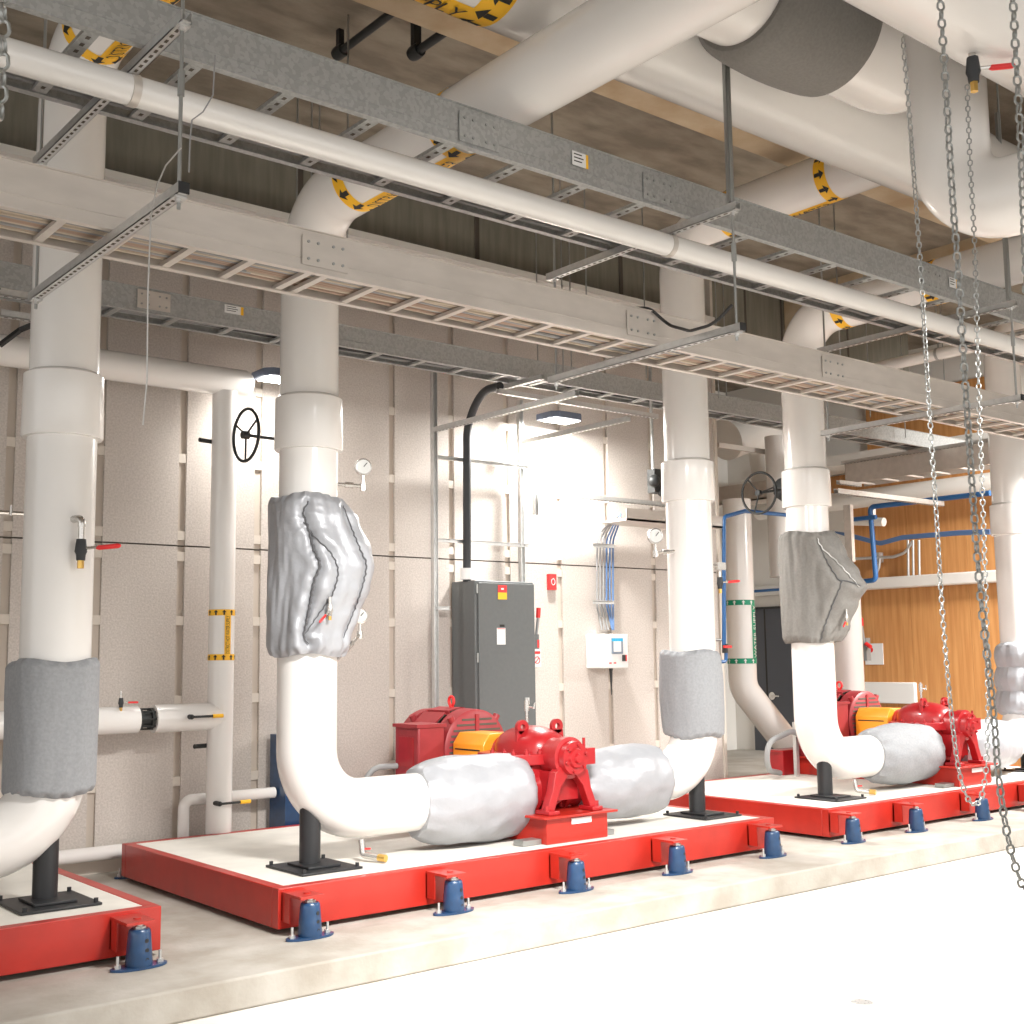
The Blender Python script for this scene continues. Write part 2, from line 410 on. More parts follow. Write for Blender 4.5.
mb = MB(); mb.tube([(2.2, 2.62, 4.56), (11, 2.62, 4.56)], .30, 56); mb.build('pipe_cladding', 'white_jacket', t)
mb = MB(); prof = []
for i in range(21):
    u = i/20; prof.append((u*.78, .345+.04*math.sin(PI*u)**.5-.02*(1 if i in (0, 20) else 0)))
mb.lathe((4.72, 3.87, 5.1), (1, 0, 0), prof, 48)
tag(mb.build('pipe_jacket', 'taupe_fabric'), 'dark grey fabric jacket wrapped around a high header pipe', 'insulation jacket')
t = thing('elbow_pipe', (5.8, 3.4, 4.2), 'white pipe elbow dropping from the ceiling and turning right behind the chains', 'pipe')
mb = MB(); mb.tube(fillet([(5.50, 3.20, 5.88), (5.50, 3.20, 3.86), (5.75, 1.0, 3.86)], .30, 16), .195, 48); mb.build('pipe_cladding', 'white_jacket', t)

# drain valves with red lever
def lever_valve(loc, label, s=1., lever=(1, 0, 0), elbow=None, body='black_rubber', group=None, cap='brass'):
    x, y, z = loc; t = thing('drain_valve', loc, label, 'valve', group)
    mb = MB()
    mb.cyl((x, y, z+.03*s), (x, y, z+.14*s), .017*s, seg=14)
    if elbow is not None:
        e = V(elbow); mb.tube(fillet([V((x, y, z+.12*s)), V((x, y, z+.17*s)), V((x, y, z+.17*s))+e], .03*s, 6), .021*s, 14)
    mb.build('nipple', 'chrome', t)
    mb = MB(); mb.lathe((x, y, z-.07*s), (0, 0, 1), [(0, .024*s), (.03*s, .026*s), (.05*s, .034*s), (.085*s, .03*s), (.12*s, .026*s)], 16); mb.build('valve_body', body, t)
    mb = MB(); mb.cyl((x, y, z-.115*s), (x, y, z-.068*s), .019*s, seg=6, smooth=False); mb.build('hose_cap', cap, t)
    L = V(lever).normalized(); p = V((x, y, z)); mb = MB()
    mb.tube([p, p+L*.05*s, p+L*.09*s+V((0, 0, .005*s))], .009*s, 8); h = mb.build('lever', 'chrome', t); sub(h)
    mb = MB(); q = p+L*.085*s; e = p+L*.22*s+V((0, 0, .012*s)); mb.tube([q, q+(e-q)*.1, q+(e-q)*.9, e], [.008*s, .014*s, .014*s, .008*s], 10); mb.build('grip', 'bright_red', h)
    return t
v = at(81, 548, Y=6.46)
lever_valve(v, 'drain valve with red lever sticking out of the leftmost riser pipe', .95, lever=(.8, -.6, 0), elbow=(-.035, .09, -.005))
v = at(972, 78, Y=2.6); v.z = 4.12
v = at(973, 68, Y=2.66)
lever_valve(v, 'drain valve with red lever hanging under the high header pipe', .95, lever=(.9, -.45, .1), elbow=None)

# ------------------------------------------------------------------ jackets
def nz(p, s): return noise.noise(V(p)*s)
def jacket_v(name, label, cx, cy, z0, z1, rfun, material, seam=None, group=None, q=1.):
    """vertical quilted jacket; rfun(t, ang) gives radius"""
    NZ, NA = 90, 130; mb = MB()
    for i in range(NZ+1):
        t = i/NZ; z = z0+(z1-z0)*t
        for k in range(NA):
            a = 2*PI*k/NA; c, s_ = math.cos(a), math.sin(a)
            dx, dy, r = rfun(t, a)
            p = V((c*1.3, s_*1.3, z*1.1+cx)); r += q*(.020*nz(p, 1.6) + .010*nz(p, 5))
            edge = min(t, 1-t)
            if edge < .05: r -= .03*(1-edge/.05)**1.5; r += .012*math.sin(a*17+2*nz(p, 3))*(1-edge/.05)
            mb.v.append(V((cx+dx+c*r, cy+dy+s_*r, z+.012*math.sin(a*3+cx*7)*(1 if edge < .1 else 0))))
    for i in range(NZ):
        for k in range(NA):
            l = (k+1) % NA; mb.face([i*NA+k, i*NA+l, (i+1)*NA+l, (i+1)*NA+k], True)
    mb.face(list(range(NA-1, -1, -1))); mb.face([NZ*NA+k for k in range(NA)])
    o = mb.build(name, material, origin=(cx, cy, z0)); tag(o, label, 'insulation jacket', group)
    return o
def supr(a, rx, ry, n=3.2):
    return (abs(math.cos(a)/rx)**n + abs(math.sin(a)/ry)**n)**(-1/n)
J1 = jacket_v('insulation_jacket', 'smooth grey quilted jacket on the leftmost riser', RX[1]-.01, YR, .955, 1.66, lambda t, a: (0, 0, supr(a, .225, .225, 2.8)), 'grey_fabric', q=.35)
J3 = jacket_v('insulation_jacket', 'grey quilted jacket low on the riser right of the middle pump', RX[3]-.02, YR, 1.0, 1.675, lambda t, a: (-.015*t, 0, supr(a, .222+.02*math.sin(PI*t), .222+.02*math.sin(PI*t), 2.4)), 'grey_fabric', q=.4)
def lerp_tab(tab, t):
    for (t0, a0), (t1, a1) in zip(tab, tab[1:]):
        if t <= t1: u = (t-t0)/(t1-t0); u = u*u*(3-2*u); return a0+(a1-a0)*u
    return tab[-1][1]
# valve jackets: (shift toward the bulge, radius) tables from bottom to top
def valve_r(bulge, base):
    def f(t, a):
        b = lerp_tab(bulge, t); r = supr(a, base, base, 2.3)
        d = V((.80, -.60)); ca = math.cos(a)*d.x + math.sin(a)*d.y
        r += b*max(0, ca)**1.3
        return (0, 0, r)
    return f
J2 = jacket_v('valve_jacket', 'shiny silver valve jacket with open flap on the second riser', RX[2]-.012, YR, 1.67, 2.655, valve_r([(0, .02), (.12, .035), (.26, .08), (.42, .15), (.55, .18), (.66, .16), (.85, .09), (1, .01)], .228), 'silver_fabric')
J4 = jacket_v('valve_jacket', 'dull taupe valve jacket on the fourth riser', RX[4]-.03, YR, 1.74, 2.70, valve_r([(0, .05), (.15, .10), (.35, .19), (.5, .27), (.62, .21), (.8, .10), (1, .02)], .228), 'taupe_fabric')

SEAMS = {}
def surf_pt(cx, cy, z, ang, r): return V((cx+math.cos(ang)*r, cy+math.sin(ang)*r, z))
def on_jacket(px, py, J, cx):
    """point on the jacket surface under a pixel"""
    d = (CF + CR*((px-512)/FPX) - CU*((py-512)/FPX)).normalized()
    hit, loc, nrm, _ = J.ray_cast(CAM-J.location, d)
    return (loc+J.location+nrm*.004) if hit else None
bpy.context.view_layer.update()
def seam_on(J, px, r=.006, name='seam', m='seam', store=None):
    pts = []
    px = [px[0]]+list(px)+[px[-1]]
    for i in range(1, len(px)-2):
        p0, p1, p2, p3 = (V((*px[i+d], 0)) for d in (-1, 0, 1, 2))
        for k in range(8):
            t = k/8; c = .5*((2*p1)+(p2-p0)*t+(2*p0-5*p1+4*p2-p3)*t*t+(3*p1-p0-3*p2+p3)*t**3)
            q = on_jacket(c.x+.6*math.sin(c.y*.9), c.y, J, 0)
            if q is not None: pts.append(q)
    if len(pts) < 3: return
    SEAMS.setdefault(J.name, []).extend([(p-J.location, r) for p in pts])
    rr = [r*(.25+.75*math.sin(PI*min(1, (i+1)/(len(pts)+1)))**.5) for i in range(len(pts))]
    n_ = (CAM-pts[0]).normalized()*.008
    mb = MB(); mb.tube([p-J.location-n_ for p in pts], rr, 6); o = mb.build(name, m, J, origin=(0, 0, 0)); return o
seam_on(J2, [(303, 512), (309, 530), (314, 548), (320, 565), (315, 580), (311, 600), (307, 622), (304, 636), (309, 645)], .008)
seam_on(J2, [(304, 522), (316, 538), (330, 552), (338, 570), (334, 590), (326, 604), (316, 618), (304, 636)], .005)
seam_on(J2, [(343, 506), (352, 530), (361, 552), (366, 566), (361, 590), (352, 615), (342, 640)], .005)
seam_on(J2, [(303, 512), (309, 500)], .005)
seam_on(J4, [(817, 538), (826, 560), (838, 579), (841, 584), (832, 606), (824, 628), (820, 644)], .005)
seam_on(J4, [(838, 580), (850, 582), (862, 586)], .005)
seam_on(J4, [(817, 538), (822, 548), (835, 560), (848, 574), (860, 588)], .006, 'seam', 'zinc')
for J in (J2, J4):
    S = SEAMS.get(J.name, []); c0 = V((0, 0, 0))
    for v_ in J.data.vertices:
        d = 9; w_ = 1
        for q, r in S:
            e = (v_.co-q).length/(1+r*40)
            if e < d: d = e; w_ = r/.006
        if d < .14:
            h = V((v_.co.x, v_.co.y, 0)).normalized()
            v_.co += h*w_*(-.017*math.exp(-(d/.016)**2)+.012*math.exp(-((d-.045)/.03)**2)*(1+.3*math.sin(v_.co.z*40+v_.co.x*30)))
for J, px, nm in ((J2, (327, 610), 'small valve with red lever poking through the silver jacket flap'), (J4, (843, 618), 'small valve with red lever poking through the taupe jacket')):
    q = on_jacket(px[0], px[1], J, 0)
    if q is not None:
        q = q + V((.0, -.035, 0)); lever_valve(q, nm, .55, lever=(-.75, -.2, -.75), body='chrome')

def jacket_h(label, x0, x1, cy, cz, R0, R1, material, neck=0.0, tilt=0., seed=0., name='insulation_jacket', sag=.0):
    NX, NA = 52, 64; mb = MB()
    for i in range(NX+1):
        t = i/NX; x = x0+(x1-x0)*t
        for k in range(NA):
            a = 2*PI*k/NA; c, s_ = math.cos(a), math.sin(a)
            r = R0+(R1-R0)*t + .035*math.sin(PI*t)**.8
            p = V((x*1.1+seed, c*.5, s_*.5)); r += .016*nz(p, 3.0)+.010*nz(p, 7)
            e0, e1 = t, 1-t
            if e0 < .14: u = 1-e0/.14; r -= .028*u**2; r += .008*math.sin(a*13+seed+3*nz(p, 4))*u
            if e1 < .10: u = 1-e1/.10; r -= .075*u**2.2; r += .010*math.sin(a*15+seed)*u
            z = cz+tilt*(t-.5)+s_*r*(1+sag*(s_ < 0))
            mb.v.append(V((x+.02*math.sin(a+seed)*(1 if i in (0, NX) else 0), cy+c*r, z)))
    for i in range(NX):
        for k in range(NA):
            l = (k+1) % NA; mb.face([i*NA+k, i*NA+l, (i+1)*NA+l, (i+1)*NA+k], True)
    mb.face(list(range(NA-1, -1, -1))); mb.face([NX*NA+k for k in range(NA)])
    o = mb.build(name, material, origin=((x0+x1)/2, cy, cz)); tag(o, label, 'insulation jacket'); return o
JH2 = jacket_h('bright silver jacket on the suction pipe left of the middle pump', 4.59, 5.48, YR, .715, .235, .25, 'silver_fabric', seed=1., sag=.08)
JH3 = jacket_h('wrinkled silver jacket between the middle pump and its discharge riser', 5.93, 6.84, YR, .71, .23, .235, 'silver_fabric', seed=4.)
JH4 = jacket_h('grey jacket on the suction pipe left of the right hand pump', 9.55, 10.5, YR, .715, .225, .235, 'grey_fabric', seed=7., sag=.08)
JH5 = jacket_h('pale jacket right of the right hand pump, cut by the picture edge', 10.95, 11.95, YR, .70, .215, .22, 'silver_fabric', seed=9.)
J5 = jacket_v('insulation_jacket', 'pale bulging wrapped jacket low on the riser at the right edge', RX[5]-.02, YR, .98, 1.72, lambda t, a: (0, 0, .225+.03*abs(math.sin(t*PI*3))), 'silver_fabric')

# ------------------------------------------------------------------ pipe stands
for k, l in ((1, 'black pipe stand under the leftmost riser elbow'), (2, 'black slant-cut pipe stand under the elbow left of the middle pump'), (3, 'black pipe stand under the elbow right of the middle pump'), (4, 'black slant-cut pipe stand under the elbow left of the right pump'), (5, 'black pipe stand at the right edge behind the chain')):
    x = RX[k]; s = 1 if k in (2, 4) else -1
    x += {1: -.03, 2: .005, 3: -.045, 4: .04, 5: -.05}[k]
    t = thing('pipe_stand', (x, YR-.09, ZT), l, 'pipe stand', 'black pipe stands'); Y0 = YR-.09
    mb = MB(); mb.box((x-.205, Y0-.225, ZT), (x+.205, Y0+.225, ZT+.013)); mb.build('floor_plate', 'black_paint', t, bevel=.003)
    mb = MB(); mb.box((x-.11, Y0-.13, ZT+.014), (x+.11, Y0+.13, ZT+.028)); mb.build('sole_plate', 'black_paint', t, bevel=.003)
    mb = MB(); n = 28; r = .064; b0 = len(mb.v)
    # post with its top cut to the elbow
    for i in range(n):
        a = 2*PI*i/n; px_, py_ = x+r*math.cos(a), Y0+.05+r*math.sin(a); mb.v.append(V((px_, py_, ZT+.028)))
    for i in range(n):
        a = 2*PI*i/n; mb.v.append(V((x+r*math.cos(a), Y0+.05+r*math.sin(a), .70-s*.9*r*math.cos(a))))
    for i in range(n): mb.face([i, (i+1) % n, n+(i+1) % n, n+i], True)
    mb.face(list(range(n-1, -1, -1))); mb.face([n+i for i in range(n)])
    mb.build('post', 'black_paint', t)
    for sx in (-1, 1):
        for sy in (-1, 1):
            mb = MB(); mb.cyl((x+sx*.18, Y0+sy*.2, ZT+.013), (x+sx*.18, Y0+sy*.2, ZT+.035), .012, seg=8); mb.build('bolt', 'black_paint', t)

# small brass drains under the elbows
for x, l in ((4.13, 'small brass drain fitting under the pipe left of the middle pump'), (9.22, 'small drain fitting under the pipe left of the right pump')):
    t = thing('drain_fitting', (x, 6.62, .44), l, 'valve')
    mb = MB(); mb.tube(fillet([(x, 6.62, .53), (x, 6.60, .44), (x+.05, 6.50, .43)], .02, 5), .021, 10); mb.build('fitting', 'chrome', t)
    mb = MB(); mb.cyl((x+.05, 6.50, .43), (x+.07, 6.45, .428), .023, seg=10); mb.build('cap', 'brass', t)
    mb = MB(); mb.cyl((x-.015, 6.62, .475), (x+.03, 6.56, .478), .006, seg=8); mb.build('lever', 'bright_red', t)

# ------------------------------------------------------------------ pump set
def pump_set(dx, lp, lm, lg, lb):
    X = 5.66+dx
    # base frame
    t = thing('pump_baseplate', (X, 7.2, ZT), lb, 'pump base')
    mb = MB(); mb.box((X-.28, 6.31, ZT), (X+.275, 6.33, .568)).box((X-.28, 6.33, ZT), (X-.26, 8.25, .568)).box((X+.255, 6.33, ZT), (X+.275, 8.25, .568)).box((X-.28, 8.23, ZT), (X+.275, 8.25, .568))
    mb.box((X-.33, 6.27, .568), (X+.34, 8.28, .583)); mb.build('frame', 'red_paint', t, bevel=.003)
    mb = MB(); mb.box((X-.06, 6.304, .515), (X+.12, 6.309, .553)); mb.build('data_plate', 'white_plastic', t)
    for yy in (6.36, 7.0):
        for s, w in ((-1, .16), (1, .1)):
            mb = MB(); mb.box((X+s*.285, yy+.0, ZT+.001), (X+s*(.285+w), yy+.1, ZT+.035)); mb.build('foot_clamp', 'steel_rod', t)
    # pump
    t = thing('pump', (X, 6.8, .585), lp, 'pump'); zc = .95
    # lower casing: volute with nozzles
    mb = MB()
    mb.lathe((X, 6.56, .80), (0, 1, 0), [(0, .10), (.02, .19), (.10, .235), (.30, .235), (.38, .19), (.40, .10)], 36)
    for s in (-1, 1):
        mb.lathe((X+s*.12, YR, ZH), (s, 0, 0), [(0, .17), (.10, .145), (.20, .15), (.201, .205), (.24, .205)], 32)
    mb.box((X-.2, 6.60, .585), (X-.10, 6.9, .75)).box((X+.10, 6.60, .585), (X+.2, 6.9, .75))
    mb.build('lower_casing', 'pump_red', t, bevel=.004)
    # split flange
    mb = MB(); mb.prism([(X-.33, 6.60, .90), (X-.10, 6.50, .90), (X+.14, 6.50, .90), (X+.27, 6.62, .90), (X+.27, 7.0, .90), (X+.08, 7.10, .90), (X-.15, 7.10, .90), (X-.33, 7.0, .90)], (0, 0, .075))
    f = mb.build('split_flange', 'pump_red', t, bevel=.006); sub(f)
    for i, (bx, by) in enumerate(((-.30, 6.63), (-.22, 6.585), (-.13, 6.55), (-.31, 6.72), (-.31, 6.85), (.22, 6.62), (.24, 6.75), (.24, 6.9))):
        mb = MB(); mb.cyl((X+bx, by, .975), (X+bx, by, .995), .017, seg=6, smooth=False); mb.cyl((X+bx, by, .995), (X+bx, by, 1.01), .009, seg=8); mb.build('bolt', 'pump_red', f)
    # upper casing dome
    mb = MB()
    NA, NB = 28, 12; b0 = len(mb.v)
    for i in range(NB+1):
        th = PI*i/NB
        for k in range(NA+1):
            u = k/NA; yy = 6.52+.56*u; prof = .095+.095*math.sin(PI*min(1, max(0, (u-.05)/.90)))**.45
            mb.v.append(V((X-math.cos(th)*prof*1.12, yy, .972+math.sin(th)**.8*prof*.98)))
    for i in range(NB):
        for k in range(NA): mb.face([b0+i*(NA+1)+k, b0+i*(NA+1)+k+1, b0+(i+1)*(NA+1)+k+1, b0+(i+1)*(NA+1)+k], True)
    mb.face([b0+i*(NA+1) for i in range(NB+1)]); mb.face([b0+i*(NA+1)+NA for i in range(NB, -1, -1)])
    mb.build('upper_casing', 'pump_red', t)
    for s, yy in ((-1, 6.72), (1, 6.66)):
        lx = X+s*.135; mb = MB(); poly = []
        # lifting lug with a round eye
        N = 20; R1, R2 = .052, .022; cz = 1.15
        n0 = len(mb.v)
        for side in (0, .028):
            for i in range(N):
                a = 2*PI*i/N; mb.v.append(V((lx+R1*math.cos(a), yy+side, cz+R1*math.sin(a))))
            for i in range(N):
                a = 2*PI*i/N; mb.v.append(V((lx+R2*math.cos(a), yy+side, cz+R2*math.sin(a))))
        for i in range(N):
            j = (i+1) % N
            mb.face([n0+i, n0+j, n0+N+j, n0+N+i]); mb.face([n0+2*N+i, n0+3*N+i, n0+3*N+j, n0+2*N+j])
            mb.face([n0+i, n0+2*N+i, n0+2*N+j, n0+j]); mb.face([n0+N+i, n0+N+j, n0+3*N+j, n0+3*N+i])
        mb.prism([(lx-.065, yy, .99), (lx+.065, yy, .99), (lx+.05, yy, 1.125), (lx-.05, yy, 1.125)], (0, .028, 0))
        mb.build('lifting_lug', 'pump_red', t)
    # bearing housings
    for y0, d in ((6.56, -1), (7.06, 1)):
        mb = MB(); L = .26 if d < 0 else .14
        mb.lathe((X, y0, zc), (0, d, 0), [(0, .13), (L*.4, .128), (L*.45, .142), (L*.7, .142), (L*.72, .118), (L*.92, .112), (L*.93, .07), (L, .062)], 32)
        h = mb.build('bearing_housing', 'pump_red', t); sub(h)
        if d < 0:
            for i in range(6):
                a = 2*PI*i/6+.3; mb = MB(); mb.cyl((X+.092*math.cos(a), y0-L*.93, zc+.092*math.sin(a)), (X+.092*math.cos(a), y0-L*.93-.018, zc+.092*math.sin(a)), .012, seg=6, smooth=False); mb.build('bolt', 'pump_red', h)
            mb = MB(); mb.cyl((X, y0-L, zc), (X, y0-L-.02, zc), .035, .028, seg=16); mb.build('bearing_cap', 'pump_red', h)
            mb = MB(); mb.box((X+.12, y0-.22, zc-.05), (X+.2, y0-.12, zc+.06)); mb.cyl((X+.14, y0-.17, zc+.06), (X+.14, y0-.17, zc+.13), .011, seg=10); mb.build('oiler', 'pump_red', h)
    # inverted-V pedestal legs
    for s in (-1, 1):
        mb = MB(); poly = [(X+s*.235, 6.36, .60), (X+s*.165, 6.36, .60), (X+s*.10, 6.36, .76), (X+s*.02, 6.36, .85), (X+s*.09, 6.36, .90), (X+s*.15, 6.36, .86), (X+s*.175, 6.36, .74)]
        if s < 0: poly = poly[::-1]
        mb.prism(poly, (0, .07, 0)); mb.box((X+s*.245, 6.32, .584), (X+s*.15, 6.47, .612)); mb.build('support_leg', 'pump_red', t, bevel=.005)
        mb = MB(); mb.cyl((X+s*.225, 6.37, .612), (X+s*.225, 6.37, .645), .02, seg=6, smooth=False); mb.build('bolt', 'pump_red', t)
    mb = MB(); mb.prism([(X-.13, 6.45, .66), (X+.13, 6.45, .66), (X+.12, 6.45, .86), (X-.12, 6.45, .86)], (0, .12, 0)); mb.build('web', 'pump_red', t)
    # air vent cock on top
    mb = MB(); mb.cyl((X, 6.84, 1.17), (X, 6.84, 1.26), .011, seg=10).cyl((X, 6.84, 1.255), (X, 6.84, 1.33), .019, seg=10).cyl((X, 6.84, 1.33), (X, 6.84, 1.345), .010, seg=8).cyl((X, 6.84, 1.29), (X+.06, 6.82, 1.275), .006, seg=8).cyl((X+.05, 6.82, 1.27), (X+.06, 6.82, 1.315), .005, seg=8)
    mb.build('air_vent', 'chrome', t)
    # brass-ish seal housing at the back
    mb = MB(); mb.lathe((X-.0, 7.1, 1.0), (0, 1, 0), [(0, .07), (.05, .072), (.06, .04), (.08, .04)], 20); mb.build('seal_cover', 'zinc', t)
    # coupling guard
    t = thing('coupling_guard', (X, 7.3, .59), lg, 'coupling guard')
    mb = MB(); y0, y1 = 7.1, 7.47; w = .2
    mb.prism([(X-w, y0, .70), (X+w, y0, .70), (X+w, y0, 1.0), (X+w-.12, y0, 1.09), (X-w+.06, y0, 1.09), (X-w, y0, 1.01)], (0, y1-y0, 0))
    mb.build('cover', 'orange_paint', t, bevel=.006)
    mb = MB()
    for s in (-1, 1): mb.box((X+s*(w-.02), y0+.05, .584), (X+s*(w-.05), y0+.1, .70)).box((X+s*(w-.02), y1-.1, .584), (X+s*(w-.05), y1-.05, .70))
    mb.build('feet', 'orange_paint', t)
    mb = MB(); mb.box((X-w-.003, y0+.04, .965), (X-w+.001, y1-.03, .975)); mb.build('slot', 'label_black', t)
    # motor
    t = thing('electric_motor', (X, 7.9, .585), lm, 'motor'); zm = .955; y0 = 7.50; X += .05
    mb = MB(); mb.lathe((X, y0, zm), (0, 1, 0), [(0, .27), (.015, .295), (.16, .30), (.165, .268), (.56, .268), (.565, .29), (.67, .285), (.69, .24)], 48)
    mb.m('motor_red'); mb.mi = [0]*len(mb.f)
    for i in range(40):
        a = 2*PI*i/40; c, s_ = math.cos(a), math.sin(a)
        if -.9 < s_ and not (s_ < .1 and c < -.5):
            rot = Matrix.Rotation(a, 3, 'Y'); mb.box((X+.262, y0+.17, zm-.004), (X+.288, y0+.56, zm+.004), rot, (X, y0+.4, zm))
    # front grille with louvre slots
    mb.m('dark_gap')
    for s in (-1, 1):
        for j in range(12):
            z = zm-.22+.04*j; h = math.sqrt(max(0, .262**2-(z-zm)**2))
            if h > .05: mb.box((X+s*.02, y0-.004, z-.008), (X+s*h, y0+.001, z+.008))
    body = mb.build('motor_body', None, t); sub(body)
    mb = MB(); mb.box((X-.016, y0-.010, zm-.26), (X+.016, y0, zm+.26)); mb.cyl((X, y0-.05, zm), (X, y0, zm), .10, seg=24); mb.cyl((X, y0-.1, zm), (X, y0, zm), .03, seg=16)
    mb.build('end_bell_rib', 'motor_red', body)
    # intake hoods on the shoulder with slots
    mb = MB(); mb.m('motor_red')
    for a in (1.25, 1.75, 2.25, .8):
        c, s_ = math.cos(a), math.sin(a); rot = Matrix.Rotation(PI/2-a, 3, 'Y')
        mb.m('motor_red').box((X-.06, y0+.22, zm+.27), (X+.06, y0+.5, zm+.30), rot, (X, y0+.3, zm))
        mb.m('dark_gap')
        for j in range(3): mb.box((X-.045, y0+.20, zm+.276+.0*j), (X+.045, y0+.218, zm+.292), rot, (X, y0+.3, zm))
    mb.build('air_hoods', None, body)
    mb = MB(); c = V((X, y0+.33, zm+.33)); ring = [c+V((.0, .032*math.cos(2*PI*i/14), .036*math.sin(2*PI*i/14)+.02)) for i in range(14)]
    mb.tube(ring, .012, 8, closed=True); mb.cyl(c-V((0, 0, .06)), c-V((0, 0, .015)), .02, seg=12); mb.build('lifting_eye', 'bright_red', t)
    for s in (-1, 1):
        for dy in (.04, .55): mb = MB(); mb.cyl((X+s*.2, y0+dy, zm+.2), (X+s*.225, y0+dy, zm+.245), .028, seg=10); mb.build('clamp_lug', 'motor_red', t)
        mb = MB(); mb.box((X+s*.30, y0+.05, .584), (X+s*.16, y0+.7, .66)); mb.box((X+s*.27, y0+.07, .66), (X+s*.2, y0+.68, .8)); mb.build('foot', 'motor_red', t, bevel=.005)
    mb = MB(); mb.box((X-.53, y0+.02, .74), (X-.29, y0+.33, 1.14)); tb = mb.build('terminal_box', 'motor_red', t, bevel=.012); sub(tb)
    mb = MB(); mb.box((X-.31, y0+.06, .82), (X-.24, y0+.3, 1.08)); mb.box((X-.545, y0+.01, 1.13), (X-.28, y0+.34, 1.155)); mb.build('box_lid', 'motor_red', tb)
    mb = MB(); mb.box((X-.535, y0+.08, .84), (X-.531, y0+.27, 1.06)); mb.build('box_panel', 'pump_red', tb)
    if dx: return
    mb = MB(); mb.tube(fillet([(X-.53, y0+.3, .84), (X-.72, y0+.33, .84), (X-.88, y0+.38, .6), (X-.88, y0+.42, ZT+.02)], .12, 8), .022, 12)
    mb.build('flexible_conduit', 'cable_grey', t)
pump_set(0, 'red split-case pump in the middle of the picture', 'red electric motor behind the middle pump', 'orange coupling guard between the middle pump and its motor', 'red steel baseplate under the middle pump')
pump_set(5.01, 'red split-case pump at the right behind the hanging chains', 'red electric motor behind the right hand pump', 'orange coupling guard of the right hand pump', 'red steel baseplate under the right hand pump')
# third motor of the rear set seen past the fourth riser
p = at(790, 770, Y=8.0)
t = thing('flexible_conduit_post', (p.x, 8.0, ZT), 'zinc channel post holding a grey looped conduit behind the fourth riser', 'conduit')
a0 = at(795, 722, Y=8.0); a1 = at(795, 776, Y=8.0)
mb = MB(); mb.box((a0.x-.022, 7.98, ZT), (a0.x+.022, 8.02, a0.z)); mb.build('channel_post', 'zinc', t)
mb = MB(); mb.tube(fillet([at(806, 748, Y=7.9), at(798, 728, Y=7.95), at(768, 742, Y=7.95), at(766, 770, Y=7.95), at(780, 773, Y=8.1)], .16, 8), .028, 12); mb.build('conduit_loop', 'cable_grey', t)
p0 = at(779, 752, Y=8.2)
mb = MB(); x0 = p0.x; mb.m('pump_red').box((x0, 8.15, ZT), (x0+.55, 8.32, p0.z)); mb.box((x0-.03, 8.13, p0.z), (x0+.57, 8.33, p0.z+.02))
tag(mb.build('steel_bracket', origin=(x0+.27, 8.2, ZT)), 'dark red steel bracket standing behind the looped conduit', 'bracket')

# ------------------------------------------------------------------ cable trays
def tray(label, y0, y1, z, h, x0, x1, rung_x, matn, rung_m, flange=.03, rw=.03, group='cable trays', perforated=False):
    t = thing('cable_tray', ((x0+x1)/2, (y0+y1)/2, z), label, 'cable tray', group)
    for yy, s in ((y0, 1), (y1, -1)):
        mb = MB(); mb.box((x0, yy, z), (x1, yy+s*.004, z+h)); mb.box((x0, yy, z+h-.004), (x1, yy-s*.012, z+h)); mb.box((x0, yy-s*.004, z-.003), (x1, yy+s*flange, z+.004))
        mb.box((x0, yy-s*.004, z+h*.28), (x1, yy+s*.002, z+h*.30)); mb.build('side_rail', matn, t)
    for i, x in enumerate(rung_x):
        mb = MB(); mb.m(rung_m).box((x-rw/2, y0+.004, z+.004), (x+rw/2, y1-.004, z+.022))
        if perforated:
            n = 9; mb.m('dark_gap')
            for k in range(n):
                yy = y0+.09+(y1-y0-.18)*k/(n-1); mb.box((x-.008, yy-.012, z+.0025), (x+.008, yy+.012, z+.005))
        mb.build('rung', None, t)
    return t
wz = 3.40
wr = [2.698-.28*i for i in range(1, 14)] + [2.698+.003, 2.787] + [3.07+.2785*i for i in range(30)]
T1 = tray('pale aluminium cable tray full of cables, lowest in the middle', 4.75, 5.12, wz+.005, .195, -1.2, 11.6, wr, 'aluminium', 'aluminium', rw=.035)
ur = [2.0-.43*i for i in range(6)] + [2.43+.43*i for i in range(26)]
T2 = tray('wide galvanized cable tray running highest, under the big pipes', 4.45, 5.16, 4.075, .20, -1.2, 13.0, ur, 'galvanized', 'galvanized', rw=.06, perforated=True, flange=.035)
br = [3.056-.43*i for i in range(10)] + [3.056+.43*i for i in range(1, 27)]
T3 = tray('galvanized cable tray along the back wall behind the risers', 8.02, 8.30, 4.07, .17, -1.2, 14.5, br, 'galvanized', 'galvanized', rw=.045, flange=.03)
# product stickers on rails
def sticker(px, py, Y, w, h, label):
    p = at(px, py, Y=Y); mb = MB(); mb.m('white_plastic').box((p.x-w/2, Y-.003, p.z-h/2), (p.x+w*.35, Y-.0005, p.z+h/2)); mb.m('yellow').box((p.x+w*.35, Y-.003, p.z-h/2), (p.x+w*.5, Y-.0005, p.z+h/2))
    mb.m('label_black'); 
    for k in range(3): mb.box((p.x-w*.4, Y-.0035, p.z+h*(.28-.25*k)), (p.x+w*(.1+.1*(k % 2)), Y-.003, p.z+h*(.36-.25*k)))
    return mb
sticker(580, 160, 4.442, .11, .075, '').build('sticker', None, T2)
sticker(953, 283, 4.442, .10, .07, '').build('sticker', None, T2)
sticker(234, 310, 8.012, .15, .06, '').build('sticker', None, T3)
